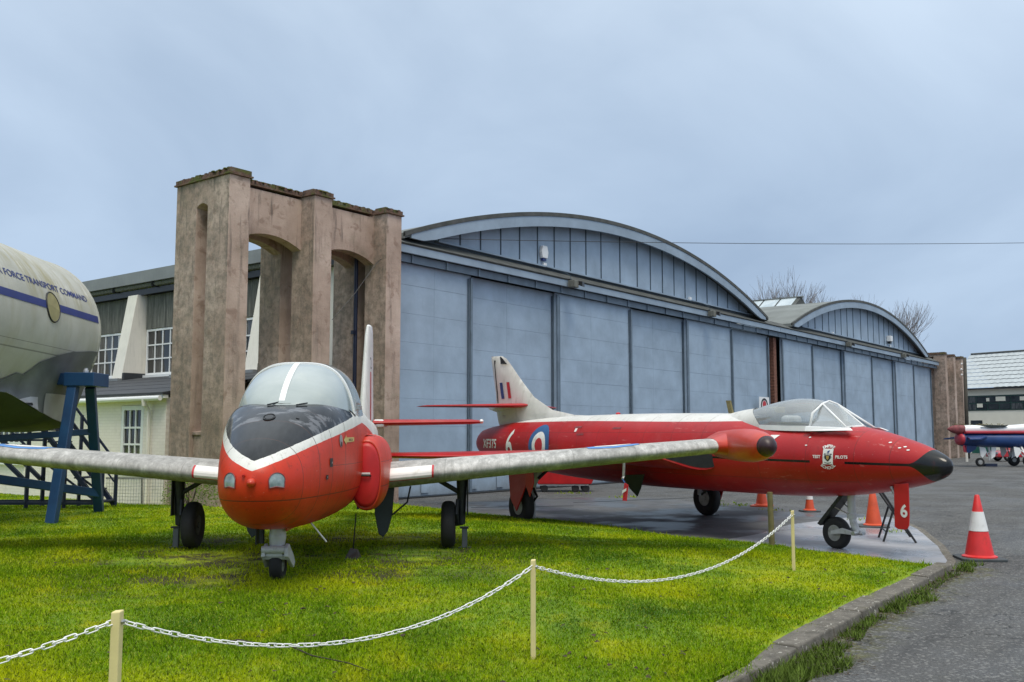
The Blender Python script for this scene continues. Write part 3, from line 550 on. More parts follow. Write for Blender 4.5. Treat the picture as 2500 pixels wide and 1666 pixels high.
# ================================================================== HANGARS
def arc_z(dx, half, rise, top):
    Rr = (half*half+rise*rise)/(2*rise); return top-(Rr-math.sqrt(max(0, Rr*Rr-dx*dx)))
ARCS = [(31.15, 12.35, 2.22, 9.50), (59.1, 12.55, 2.34, 9.64)]
def build_hangar(idx, x0, x1, doors, label, label2):
    H = thing('hangar', label, 'hangar', (x0, 18.6, 0), 0, 'pair of bow roofed hangars')
    O = Vector((x0, 18.6, 0))
    def loc(mb): mb.v = [(p[0]-O.x, p[1]-O.y, p[2]-O.z) for p in mb.v]; return mb
    cx, half, rise, top = ARCS[idx]; D = 62
    # barrel roof
    n = 48; prof = [(cx+half*(2*i/n-1)) for i in range(n+1)]
    m = MB(); rings = []
    for y in np.linspace(18.32, D, 14):
        rings.append([(xx, y, arc_z(xx-cx, half, rise, top)) for xx in prof]+[(xx, y, arc_z(xx-cx, half, rise, top)-.16) for xx in reversed(prof)])
    m.rings(rings); rf = obj('roof', loc(m), MAT['felt_roof'], H, smooth=30)
    # felt edge and curved bargeboard
    m = MB(); rr = []
    for xx in prof:
        z = arc_z(xx-cx, half, rise, top); rr.append([(xx, 18.27, z+.03), (xx, 18.36, z+.035), (xx, 18.36, z-.10), (xx, 18.27, z-.10)])
    m.rings(rr); obj('roof_edge', loc(m), MAT['felt'], H)
    m = MB(); rr = []
    for xx in [cx+(half-.25)*(2*i/n-1) for i in range(n+1)]:
        z = arc_z(xx-cx, half, rise, top)-.105; zl = max(z-.34, 7.16); rr.append([(xx, 18.29, z), (xx, 18.37, z), (xx, 18.37, zl), (xx, 18.29, zl)])
    m.rings(rr); obj('bargeboard', loc(m), MAT['hblue_lt'], H)
    # gable sheeting: separate panels between battens, over a dark backing
    m = MB(); P = [(xx, arc_z(xx-cx, half, rise, top)-.2) for xx in prof if arc_z(xx-cx, half, rise, top)-.2 > 7.25]
    poly = [(P[0][0], 7.1)]+P+[(P[-1][0], 7.1)]; m.prism(poly, lambda u, v, t: (u, t, v), 18.80, 18.86); gb = obj('gable', loc(m), MAT['hblue_dk'], H)
    if idx == 0: bx = [20.0, 20.68, 21.64, 22.6, 23.6, 24.59, 25.57, 26.54, 27.51, 28.5, 29.5, 30.82, 32.09, 33.11, 34.08, 35.05, 36.01, 37.03, 38.04, 39.06, 40.08, 41.27, 42.2]
    else: bx = [48.0, 48.95, 49.89, 50.9, 52.03, 53.01, 54.06, 55.02, 56.04, 57.1, 58.48, 59.81, 60.88, 61.98, 63.01, 64.0, 65.08, 66.13, 67.21, 68.32, 69.71, 70.4]
    for a, b in zip(bx[:-1], bx[1:]):
        za, zb = [arc_z(q-cx, half, rise, top)-.22 for q in (a+.02, b-.02)]
        if min(za, zb) < 7.42: continue
        m = MB(); m.prism([(a+.022, 7.40), (b-.022, 7.40), (b-.022, zb), (a+.022, za)], lambda u, v, t: (u, t, v), 18.755+random.uniform(0, .006), 18.80)
        obj('gable_panel', loc(m), MAT['hblue'], gb, bevel=.004)
    for a in bx[1:-1]:
        z = arc_z(a-cx, half, rise, top)-.22
        if z > 7.5: obj('batten', loc(MB().box(a-.018, a+.018, 18.735, 18.80, 7.40, z)), MAT['hblue_dk'], gb)
    obj('gable_sill', loc(MB().box(bx[1]-.1, bx[-1]+.3, 18.66, 18.80, 7.335, 7.385)), MAT['hblue_lt'], H)
    # felted pent canopy over the door track, fascia, track beam
    m = MB(); m.prism([(18.26, 6.99), (18.82, 7.30), (18.82, 7.16), (18.30, 6.94)], lambda u, v, t: (t, u, v), x0, x1); obj('pent_roof', loc(m), MAT['felt'], H)
    m = MB(); m.box(x0, x1, 18.30, 18.38, 6.73, 6.955); obj('fascia', loc(m), MAT['hblue_lt'], H, bevel=.006)
    m = MB(); m.box(x0, x1, 18.385, 18.43, 6.90, 6.94); m.box(x0, x1, 18.50, 18.95, 6.60, 6.70); obj('track_beam', loc(m), MAT['hblue_dk'], H)
    m = MB(); m.box(x0, x1, 18.44, 18.47, 6.50, 6.72); q = x0+.9
    while q < x1: m.box(q, q+.06, 18.40, 18.44, 6.50, 6.73); q += 1.45
    obj('track_face', loc(m), MAT['hblue_md'], H)
    # walls of the body
    m = MB(); m.box(x0+.5, x1-.3, D-.3, D, 0, 7.3); m.box(x1-.5, x1-.3, 19.4, D-.3, 0, 7.2); obj('rear_wall', loc(m), MAT['hblue'], H)
    obj('interior_floor', loc(MB().box(x0, x1, 19.2, D-.3, -.02, .012)), MAT['floor'], H)
    # sliding doors: plated leaves, each a little in front of or behind the next
    for i, (a, b) in enumerate(zip(doors[:-1], doors[1:])):
        if b-a < 2: continue
        yy = 18.58+(.15 if i % 2 else 0.0); A, B = a+(0.0 if i % 2 else -.10), b+(0.0 if i % 2 else .10)
        if i == 0: A = a
        dr = obj('door', loc(MB().box(A, B, yy+.03, yy+.10, .03, 6.52)), MAT['hblue'], H)
        zs = [.05, .42, 1.2, 1.98, 2.74, 3.53, 4.30, 5.10, 5.90, 6.50]; split = A+(B-A)*(.44 if i else .55)
        for za, zb in zip(zs[:-1], zs[1:]):
            for p, q in ((A+.02, split), (split, B-.02)):
                t = random.uniform(0, .006); obj('plate', loc(MB().box(p+.0025, q-.0025, yy+t+.012, yy+.03, za+.002, zb-.002)), MAT['hblue'], dr, bevel=.003)
        # edge stiffeners
        for q, s in ((A, 1), (B, -1)):
            if i % 2 == 0 or True:
                obj('edge_rail', loc(MB().box(min(q, q+s*.09), max(q, q+s*.13), yy-.055, yy-.008, .05, 6.44)), MAT['hblue_md'], dr, bevel=.006)
                obj('edge_seal', loc(MB().box(min(q+s*.145, q+s*.185), max(q+s*.145, q+s*.185), yy-.03, yy-.008, .05, 6.40)), MAT['hblue_dk'], dr)
        for kx in (.25, 1.5, 3.0):
            if A+kx+.5 < B-.3: obj('hatch', loc(MB().box(A+kx, A+kx+.30, yy-.022, yy-.008, .12, .50)), MAT['hblue'], dr, bevel=.004)
    obj('door_sill', loc(MB().box(x0, x1, 18.45, 19.1, -.01, .028)), MAT['dark'], H)
    obj('dark_backing', loc(MB().box(x0+.3, x1-.3, 19.0, 19.06, .03, 6.6)), MAT['dark'], H)
    return H, O, loc
h1, O1, loc1 = build_hangar(0, 18.30, 45.0, [18.32, 21.87, 26.49, 31.19, 35.8, 40.0, 44.45], 'blue grey hangar with wide bow roof beside the big arched concrete gantry', '')
h2, O2, loc2 = build_hangar(1, 45.06, 74.3, [45.75, 49.85, 54.8, 59.7, 64.5, 68.64, 73.6], 'blue grey hangar with glazed roof lantern beyond the first one', '')
h1['label'] = 'blue grey hangar with wide bow roof standing right beside the slotted concrete gantry'
# lantern on the second hangar's ridge: glazed panes between bars
cx, half, rise, top = ARCS[1]
m = MB()
for s in (-1, 1): m.add([(cx+s*1.9-O2.x, 22.6-18.6, 9.32), (cx-O2.x, 22.6-18.6, 10.42), (cx-O2.x, 48-18.6, 10.42), (cx+s*1.9-O2.x, 48-18.6, 9.32)], [(0, 1, 2, 3)])
m.add([(cx-1.9-O2.x, 22.61-18.6, 9.3), (cx+1.9-O2.x, 22.61-18.6, 9.3), (cx-O2.x, 22.61-18.6, 10.41)], [(0, 1, 2)])
lan = obj('roof_lantern', m, MAT['felt'], h2)
n = NT('lantern_glass'); f = n.noise(1.5, 4); MAT['lglass'] = n.bsdf(n.ramp(f, [(.3, (.34, .41, .45)), (.7, (.52, .58, .61))]), .15)
y = 22.85
while y < 46:
    m = MB(); u0, u1 = .12, .93
    P = [(cx-1.9*(1-u)-O2.x, yy_-18.6, 9.32+1.1*u) for u, yy_ in ((u0, y), (u0, y+1.0), (u1, y+1.0), (u1, y))]
    m.add([(p[0]-.02, p[1], p[2]+.035) for p in P]+[(p[0]-.005, p[1], p[2]+.012) for p in P], [(0, 1, 2, 3), (7, 6, 5, 4), (0, 4, 5, 1), (1, 5, 6, 2), (2, 6, 7, 3), (3, 7, 4, 0)])
    obj('lantern_pane', m, MAT['lglass'], lan); y += 1.12
obj('lantern_ridge', MB().box(cx-.16-O2.x, cx+.16-O2.x, 22.5-18.6, 48-18.6, 10.40, 10.47), MAT['felt_roof'], h2)
# brick pier between the two door openings
m = MB(); 
for k in range(86): m.box(44.93+(.02 if k % 2 else 0), 45.27, 18.66, 18.95, .03+k*.075, .03+k*.075+.066)
p = obj('brick_pier', m, MAT['brick_red']); tag(p, 'narrow red brick pier between the two hangar door openings', 'pier')
# side wall of the first hangar: cladding over windows, sloped buttresses, eaves
XW = 18.8
m = MB(); m.box(XW, XW+.2, 19.98, 62, 0, 7.1); sw = obj('side_wall', loc1(m), MAT['cream'], h1)
m = MB(); m.box(XW-.50, XW+.5, 19.98, 62, 7.30, 7.42); obj('eave', loc1(m), MAT['sheet'], h1)
m = MB(); m.prism([(XW-.52, 7.0), (XW-.42, 7.0), (XW-.30, 7.298), (XW-.52, 7.298)], lambda u, v, t: (u, t, v), 19.98, 62); obj('eave_fascia', loc1(m), MAT['sheet'], h1)
y = 19.98
while y < 46:
    m = MB(); m.tube([(XW-.34, y+.02, 6.93), (XW-.34, y+2.40, 6.93)], .085, 8); obj('eave_gutter', loc1(m), MAT['clad'], h1, smooth=30)
    m = MB(); m.box(XW-.45, XW-.2, y+2.40, y+2.50, 6.83, 7.0); obj('gutter_bracket', loc1(m), MAT['dark'], h1); y += 2.5
m = MB(); m.box(XW-.30, XW-.02, 19.98, 62, 6.62, 6.82); obj('eave_shadow_board', loc1(m), MAT['black'], h1)  # black strip puts the shadow under the eave in as colour
def window(parent, loc, X, y0, y1, z0, z1, nc, rws, t=.045, fr=.07, mt='pane'):
    """window in a wall facing -X; rws: list of relative row heights"""
    fm = MB(); fm.box(X-.06, X+.03, y0, y0+fr, z0, z1); fm.box(X-.06, X+.03, y1-fr, y1, z0, z1); fm.box(X-.058, X+.03, y0+fr, y1-fr, z0, z0+fr); fm.box(X-.058, X+.03, y0+fr, y1-fr, z1-fr, z1)
    W = obj('window', loc(fm), MAT['white'], parent); iy0, iy1, iz0, iz1 = y0+fr, y1-fr, z0+fr, z1-fr; pw = (iy1-iy0)/nc; tot = sum(rws); zc = iz0
    for r, h in enumerate(rws):
        ph = (iz1-iz0)*h/tot
        for c in range(nc):
            a = iy0+c*pw; obj('pane', loc(MB().box(X-.018+random.uniform(-.004, .004), X+.0, a+.004, a+pw-.004, zc+.004, zc+ph-.004)), MAT[random.choice((mt, mt, 'pane2'))], W)
            if c and r == 0: obj('glazing_bar', loc(MB().box(X-.05, X-.0205, a-t/2, a+t/2, iz0, iz1)), MAT['white'], W)
        if r: obj('glazing_bar', loc(MB().box(X-.053, X-.0205, iy0, iy1, zc-t/2, zc+t/2)), MAT['white'], W)
        zc += ph
    obj('sill', loc(MB().box(X-.16, X+.02, y0-.05, y1+.05, z0-.09, z0-.003)), MAT['white'], W); return W
for yb in (23.75, 27.45, 31.15, 34.85, 38.55):
    # buttress tapering up the wall
    m = MB(); m.prism([(XW+.01, 3.35), (XW-1.22+.25, 3.35), (XW-.42, 6.62), (XW+.01, 6.62)], lambda u, v, t: (u, t, v), yb-.30, yb+.30); obj('buttress', loc1(m), MAT['cream'], h1, bevel=.01)
    obj('flashing', loc1(MB().box(XW-1.06, XW-.90, yb-.31, yb+.31, 3.36, 3.66)), MAT['sheet'], h1); obj('flashing_box', loc1(MB().box(XW-.90, XW-.03, yb-.42, yb-.305, 3.36, 3.86)), MAT['slate'], h1, bevel=.02)
    window(h1, loc1, XW-.03, yb+.42, yb+3.28, 3.80, 5.40, 6, (1, 1, 1))
    for k in range(9):
        a = yb+.36+k*.33; m = MB(); q = random.uniform(0, .012)
        m.rings([[(XW-.10-q+.02*math.cos(6.283*i/3.0), a+.326*i/12.0, z) for i in range(13)] for z in (5.40+random.uniform(0, .03), 6.60)], caps=False, closed=False)
        o = obj('cladding_sheet', loc1(m), MAT['clad'], h1); so_ = o.modifiers.new('s', 'SOLIDIFY'); so_.thickness = .012
# ------------------------------------------------------------------ office annexe (lean-to)
an = thing('office_annexe', 'low white brick lean-to with slate roof along the hangar side', 'building', (13.0, 20.4, 0)); OA = Vector((13.0, 20.4, 0))
def loca(mb): mb.v = [(p[0]-OA.x, p[1]-OA.y, p[2]-OA.z) for p in mb.v]; return mb
wins = [(21.35, 22.35), (27.2, 29.3), (32.2, 34.3)]; ys = 20.4; m = MB()
for a, b in wins+[(46, 46)]:
    m.box(13.0, 13.25, ys, a, 0, 2.62)
    if b > a: m.box(13.0, 13.25, a, b, 0, .98); m.box(13.0, 13.25, a, b, 2.46, 2.62)
    ys = b
m.box(13.25, 18.0, 20.4, 20.6, 0, 2.7); obj('wall', loca(m), MAT['wbrick'], an)
window(an, loca, 13.06, 21.36, 22.34, .99, 2.45, 3, (1, 1, 1.05), .045, .11)
window(an, loca, 13.06, 27.22, 29.28, .99, 2.45, 6, (1, 1, 1), .05, .09); window(an, loca, 13.06, 32.22, 34.28, .99, 2.45, 6, (1, 1, 1), .05, .09)
k = 0
for i in range(5):   # courses of dark roofing
    u0, u1 = i/5, (i+1)/5; xa, xb = 12.82+(18.6-12.82)*u0, 12.82+(18.6-12.82)*u1+.08; za, zb = 2.72+.98*u0, 2.72+.98*u1
    m = MB(); m.prism([(xa, za+.02), (xb, zb+.025), (xb, zb-.05), (xa, za-.04)], lambda u, v, t: (u, t, v), 20.3, 46); obj('roof_course', loca(m), MAT['slate'], an)
m = MB(); m.box(12.86, 12.99, 20.32, 46, 2.60, 2.68); obj('soffit', loca(m), MAT['white'], an)
m = MB(); m.tube([(12.80, 20.36, 2.60), (12.80, 46, 2.60)], .062, 10); obj('gutter', loca(m), MAT['white'], an, smooth=30)
m = MB(); m.tube([(12.80, 21.02, 2.58), (12.82, 21.02, 2.45), (12.93, 21.02, 2.32), (12.93, 21.02, .1)], .042, 10); obj('downpipe', loca(m), MAT['cream'], an, smooth=30)
m = MB(); m.tube([(12.80, 21.02, 2.57), (12.80, 21.02, 2.42)], [.07, .05], 10); obj('hopper', loca(m), MAT['cream'], an, smooth=30)
m = MB(); m.tube([(12.97, 21.25, .1), (12.97, 21.3, .9)], .02, 6); obj('cable', loca(m), MAT['clad'], an)
# ------------------------------------------------------------------ concrete door gantries
def gantry(x0, sgn, label, full=True):
    G = thing('door_gantry', label, 'gantry', (x0, 18.92, 0), 0, 'concrete door gantries'); O = Vector((x0, 18.92, 0))
    W = [0, .56, 2.45, 3.02, 4.91, 5.47]   # pier edges
    def P(x, y, z): return (sgn*x, y-18.92, z)
    def bx(x0_, x1_, y0, y1, z0, z1):
        a, b = sorted((sgn*x0_, sgn*x1_)); return MB().box(a, b, y0-18.92, y1-18.92, z0, z1)
    def arch_wall(ya, yb):
        for i, (xa, xb) in enumerate(((.56, 2.45), (3.02, 4.91))):
            c = (xa+xb)/2; hw = (xb-xa)/2; Rr = (hw*hw+.24**2)/(2*.24); low = [(xa+(xb-xa)*k/14, 6.24+.24-(Rr-math.sqrt(Rr*Rr-((xa+(xb-xa)*k/14)-c)**2))) for k in range(15)]
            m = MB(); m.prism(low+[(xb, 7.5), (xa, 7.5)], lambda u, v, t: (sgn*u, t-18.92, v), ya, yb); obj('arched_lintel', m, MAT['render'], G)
    for ya, yb in ((18.38, 18.70), (19.13, 19.45)): arch_wall(ya, yb)
    # end wall pieces beside, above and below the slot
    front = (17.9, 18.70); back = (19.13, 19.94)
    for i, (xa, xb) in enumerate(((0, .56), (2.45, 3.02), (4.91, 5.47))):
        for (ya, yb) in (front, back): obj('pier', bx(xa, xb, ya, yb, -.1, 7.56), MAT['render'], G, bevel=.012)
        if i != 1 and (i == 0 or not full):
            pass
    # left end: slot with arched head and sill infill
    c = 18.915; hw = .215; Rr = (hw*hw+.09**2)/(2*.09); low = [(18.70+.43*k/10, 6.94+.09-(Rr-math.sqrt(Rr*Rr-((18.70+.43*k/10)-c)**2))) for k in range(11)]
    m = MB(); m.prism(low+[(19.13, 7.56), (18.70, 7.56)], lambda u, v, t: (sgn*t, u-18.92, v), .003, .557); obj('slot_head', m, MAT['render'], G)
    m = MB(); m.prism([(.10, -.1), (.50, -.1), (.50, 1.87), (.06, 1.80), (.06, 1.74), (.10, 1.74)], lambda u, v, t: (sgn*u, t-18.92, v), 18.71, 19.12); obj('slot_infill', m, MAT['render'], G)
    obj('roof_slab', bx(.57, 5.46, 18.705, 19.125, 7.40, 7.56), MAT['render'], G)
    # coping: drip tile course with bricks on edge over it
    def coping(segs):
        t_ = MB(); b_ = MB()
        for (xa, xb, ya, yb) in segs:
            a, b = sorted((sgn*xa, sgn*xb)); t_.box(a, b, ya-18.92, yb-18.92, 7.563, 7.60)
            along = (b-a) > (yb-ya); L = (b-a) if along else (yb-ya); nb = max(2, int(L/.085)); rs = random.Random(int(1000*xa+37*ya))
            for k in range(nb):
                u0 = L*k/nb+.004; u1 = L*(k+1)/nb-.004; z = 7.602; zt = 7.715+rs.uniform(-.015, .012); o = .05; j = rs.uniform(-.008, .008)
                if along: b_.box(a+u0, a+u1, ya-18.92+o+j, yb-18.92-o+j, z, zt)
                else: b_.box(a+o+j, b-o+j, ya-18.92+u0, ya-18.92+u1, z, zt)
        obj('coping_tiles', t_, MAT['brick'], G); stuff(obj('coping_bricks', b_, MAT['brick'], G))
    e_ = .05
    coping([(-e_, .56+e_, 17.9-e_, 19.94+e_), (2.45-e_, 3.02+e_, 17.9-e_, 18.34), (4.91-e_, 5.47+e_, 17.9-e_, 18.34), (.615, 4.855, 18.342, 18.74), (2.45-e_, 3.02+e_, 19.50, 19.94+e_), (4.91-e_, 5.47+e_, 19.50, 19.94+e_), (.615, 5.52, 19.09, 19.498), (4.91, 5.52, 18.345, 19.085)])
    return G
ga = gantry(12.79, 1, 'arched brown concrete door gantry with slotted end, beside the parked trainer')
gb_ = gantry(79.9, -1, 'distant concrete door gantry at the far end of the hangars')
# moss cushions on the near coping
m = MB(); rs = random.Random(5)
for i in range(220):
    seg = rs.choice([(12.8, 13.3, 17.88, 18.4), (15.25, 15.8, 17.88, 18.3), (17.7, 18.2, 17.9, 18.3), (13.4, 15.2, 18.36, 18.6), (15.8, 17.7, 18.36, 18.6), (12.75, 12.95, 18, 19)])
    c = Vector((rs.uniform(seg[0], seg[1]), rs.uniform(seg[2], seg[3]), 7.70)); r = rs.uniform(.02, .05)
    m.lathe([(r, -.02), (r*.8, r*.10), (r*.35, r*.22), (0, r*.25)], c, (0, 0, 1), 6)
n = NT('moss'); f = n.noise(8, 5); MAT['moss'] = n.bsdf(n.ramp(f, [(.3, (.05, .06, .015)), (.7, (.15, .16, .03))]), .95)
mo = obj('moss', m, MAT['moss'], smooth=True); tag(stuff(mo), 'green moss cushions growing on the brick coping of the gantry', 'moss')
m = MB(); m.tube([(17.62, 18.95, .1), (17.62, 18.95, 6.5)], .055, 10); m.box(17.5, 17.62, 18.9, 19.0, 4.4, 4.5); tag(obj('downpipe', m, MAT['sblue'], smooth=40), 'dark blue vertical pipe inside the gantry arch next to the hangar doors', 'pipe')
m = MB(); m.tube([(16.0, 19.10, .1), (16.0, 19.10, 6.35)], .04, 8); tag(obj('conduit', m, MAT['hblue_lt'], smooth=40), 'pale blue conduit running up inside the concrete gantry', 'pipe')
# ------------------------------------------------------------------ fittings on the hangar fronts
for i, (x, z, lb) in enumerate(((26.78, 6.88, 'grey floodlight on the fascia below the white alarm box'), (37.24, 6.90, 'grey floodlight on the fascia above the last door leaf before the brick pier'), (54.38, 6.86, 'floodlight on the fascia below the lantern end of the second bow gable'), (64.99, 6.9, 'floodlight on the fascia beside the small white camera'))):
    T = thing('floodlight', lb, 'floodlight', (x, 18.30, z), 0, 'floodlights along the hangar fascia')
    obj('housing', MB().box(-.17, .13, -.30, -.05, -.19, .05), MAT['clad'], T, bevel=.02); m = MB(); m.hexa([(.10, -.46, -.16), (.34, -.40, -.16), (.34, -.18, -.05), (.10, -.18, -.05), (.14, -.44, .02), (.34, -.38, .02), (.34, -.18, .07), (.14, -.18, .07)]); obj('visor', m, MAT['black'], T, bevel=.01)
    obj('bracket', MB().box(-.04, .04, -.06, .0, -.1, .12), MAT['leg_dk'], T)
    m = MB(); m.tube([(-.05, -.10, .05), (-.07, -.10, .22), (-.25, .10, .36), (-.85, .36, .46)], .012, 5); obj('cable', m, MAT['hblue_dk'], T)
    obj('junction_box', MB().box(-.95, -.78, .38, .47, .46, .60), MAT['white'], T)
T = thing('alarm_box', 'white alarm box mounted on the wide bow gable', 'alarm box', (25.84, 18.75, 7.82)); m = MB(); m.prism([(-.14, -.2), (.14, -.2), (.19, 0), (.12, .22), (-.12, .22), (-.19, 0)], lambda u, v, t: (u, t, v), -.13, 0); obj('cover', m, MAT['white'], T, bevel=.02); obj('lamp', MB().box(-.09, .09, -.10, -.01, -.28, -.2), MAT['blue_mark'], T)
T = thing('security_camera', 'small white camera mounted on the further bow gable', 'camera', (63.64, 18.75, 7.85)); obj('housing', MB().box(-.2, .2, -.3, 0, -.16, .2), MAT['white'], T, bevel=.03); obj('lens', MB().box(-.12, .12, -.24, -.06, -.3, -.165), MAT['black'], T)
T = thing('notice', 'white notice with black ring and red disc on the hangar door', 'sign', (43.12, 18.42, 3.10)); obj('board', MB().box(-.56, .56, 0, .02, -.46, .40), MAT['white'], T)
def on_notice(u, v): return (u, -.004, v)
decal('ring', disc2d((0, -.02), .26, .36, 40, 1, 1.15), on_notice, MAT['black_mark'], T); decal('red_disc', disc2d((0, .03), .0, .19, 30, 1, 1.15), on_notice, MAT['red_mark'], T)
# overhead wires
m = MB(); a = aty(1075, 583, 18.70); b = atd(2640, 591, 40); P = [a.lerp(b, t)-Vector((0, 0, .12*4*t*(1-t))) for t in np.linspace(0, 1, 24)]; m.tube(P, .010, 5); tag(obj('overhead_wire', m, MAT['black']), 'thin black overhead wire running off the bow gable', 'wire')
m = MB(); m.tube([(18.26, 18.28, 6.72), (17.4, 18.0, 6.15), (16.6, 17.88, 5.3), (15.85, 17.88, 4.55)], .008, 5); tag(obj('stay_cable', m, MAT['leg_dk']), 'thin cable slung between two piers of the near gantry', 'wire')

def shrub(px, py, z0, rx, rz_, n_, label, seed, name='shrub'):
    p = atz(px, py, z0); T = thing(name, label, 'shrub', (p.x, p.y, lawn_h(p.x, p.y) if p.x < xe(p.y) else 0)); rs = random.Random(seed); m = MB(); st = MB()
    for i in range(7): a = rs.random()*6.28; st.tube([(0, 0, -.02), (math.cos(a)*rx*.3, math.sin(a)*rx*.3, rz_*.5), (math.cos(a)*rx*.7, math.sin(a)*rx*.7, rz_*rs.uniform(.7, 1))], [.012, .008, .003], 5)
    obj('stem', st, MAT['stick'], T)
    for i in range(n_):
        a = rs.random()*6.28; r = rx*math.sqrt(rs.random()); z = rz_*(.15+.85*rs.random()**.7)*(1-.55*(r/rx)**2); c = Vector((math.cos(a)*r, math.sin(a)*r, z)); l = rs.uniform(.03, .06); d = Vector((rs.uniform(-1, 1), rs.uniform(-1, 1), rs.uniform(-.3, .9))).normalized(); u = d.orthogonal().normalized()*l*.4
        m.add([c-d*l*.5, c+u, c+d*l*.5, c-u], [(0, 1, 2, 3)])
    obj('foliage', m, MAT['weed'], T); return T
shrub(462, 1252, .16, .55, 1.02, 900, 'small yellow green shrub at the foot of the slotted concrete gantry', 3)
def rough(x, y):
    b = smoothstep((x*-.55+y*.83-13.2)/3.0)*smoothstep((10.2-x)/2.0); return b > .25 and math.sin(2.3*x+1.1*y)+math.sin(3.1*y-1.7*x) > -.6
g = blades('bank_growth', 60000, 14, 26, .08, .24, rough, lawn_h, 2.2, latr=(-.62, -.38)); tag(stuff(g), 'rough tall growth on the bank below the transport fuselage', 'grass')
# ================================================================== AIRCRAFT helpers
def ring_pts(x, zc, hw, hup, hdn, e, n=48, yc=0.0, eu=None):
    P = []; e0 = e
    for k in range(n):
        a = 2*math.pi*k/n; c, s = math.cos(a), math.sin(a); e = eu if (eu and s > 0) else e0
        P.append((x, yc+hw*spow(c, 2/e), zc+(hup if s >= 0 else hdn)*spow(s, 2/e)))
    return P
class Body:   # stations: (s aft, zbot, ztop, hw, e, zc fraction, e of the upper half)
    def __init__(b, st, sub=5): b.st = catmull([tuple(q)+((q[4],) if len(q) < 7 else ()) for q in st], sub); b.S = [q[0] for q in b.st]
    def at(b, s): return [float(np.interp(s, b.S, [q[i] for q in b.st])) for i in range(1, 7)]
    def mesh(b, n=48):
        m = MB(); R_ = []
        for q in b.st:
            s, zb, zt, hw, e, f, eu = q; zc = zb+(zt-zb)*f; R_.append(ring_pts(-s, zc, max(hw, .004), max(zt-zc, .004), max(zc-zb, .004), e, n, 0.0, eu))
        m.rings(R_); return m
    def y(b, s, z):
        zb, zt, hw, e, f, eu = b.at(s); zc = zb+(zt-zb)*f; h = (zt-zc) if z >= zc else (zc-zb); e = eu if z >= zc else e; t = min(1, abs(z-zc)/h); return hw*(1-t**e)**(1/e)
    def z_top(b, s, y):
        zb, zt, hw, e, f, eu = b.at(s); zc = zb+(zt-zb)*f; t = min(1, abs(y)/hw); return zc+(zt-zc)*(1-t**eu)**(1/eu)
def foil(le, chord, z, th, y, n=15, camber=.0):
    """section points at span y: le = s of leading edge"""
    xs = [.5*(1-math.cos(math.pi*i/n)) for i in range(n+1)]
    yt = lambda x: 5*th*(.2969*math.sqrt(x)-.126*x-.3516*x*x+.2843*x**3-.1036*x**4)
    up = [(-(le+x*chord), y, z+chord*yt(x)) for x in reversed(xs)]; lo = [(-(le+x*chord), y, z-chord*yt(x)*.9) for x in xs[1:-1]]
    return up+lo
def wing_mesh(secs, n=15):
    m = MB(); m.rings([foil(*q, n=n) for q in secs]); return m
def wheel(parent, c, axis, r, w, hubr, nm='main_wheel', hubmat='hub'):
    c = Vector(c); m = MB()
    prof = [(hubr, -w*.36), (r*.80, -w*.50), (r*.93, -w*.40), (r*.99, -w*.22), (r, 0), (r*.99, w*.22), (r*.93, w*.40), (r*.80, w*.50), (hubr, w*.36)]
    W = obj(nm, MB().lathe([(hubr*.99, -w*.30), (hubr*.99, w*.30)], c, axis, 24), MAT['leg_dk'], parent)
    m.lathe(prof, c, axis, 32); obj('tyre', m, MAT['tyre'], W, smooth=50)
    m = MB(); m.lathe([(hubr*.98, -w*.40), (hubr*.86, -w*.42), (hubr*.80, -w*.34), (hubr*.35, -w*.30), (hubr*.30, -w*.46), (.002, -w*.46)], c, axis, 24); m.lathe([(hubr*.98, w*.40), (hubr*.86, w*.42), (hubr*.80, w*.34), (hubr*.35, w*.30), (hubr*.30, w*.46), (.002, w*.46)], c, axis, 24)
    obj('rim', m, MAT[hubmat], W, smooth=30); return W
# ================================================================== TRAINER JET (nose on to the camera)
jp = thing('trainer_jet', 'red and white side-by-side jet trainer with black nose top, parked on the lawn', 'aircraft', (6.25, 7.81, .30), R(-140))
JB = Body([(-1.16, 1.00, 1.06, .02, 2.0, .5, 2.0), (-1.12, .87, 1.155, .155, 2.05, .5, 2.0), (-1.02, .75, 1.26, .27, 2.15, .5, 2.1), (-.82, .64, 1.39, .375, 2.35, .5, 2.25), (-.50, .56, 1.545, .465, 2.5, .5, 2.6), (-.15, .525, 1.685, .54, 2.55, .5, 3.1), (.25, .51, 1.785, .615, 2.6, .5, 4.0), (.7, .505, 1.80, .67, 2.6, .5, 4.8),
           (1.2, .505, 1.81, .69, 2.6, .5, 4.6), (1.8, .52, 1.83, .70, 2.6, .5, 4.0), (2.6, .54, 1.86, .68, 2.5, .5, 3.0), (3.5, .60, 1.86, .60, 2.4, .5, 2.6), (5.0, .80, 1.82, .46, 2.2, .5, 2.2), (6.5, 1.0, 1.76, .33, 2.1, .5, 2.1), (7.9, 1.14, 1.70, .21, 2.0, .5, 2.0), (8.7, 1.28, 1.62, .10, 2.0, .5, 2.0)], 6)
obj('fuselage', JB.mesh(56), MAT['jp'], jp, smooth=True)
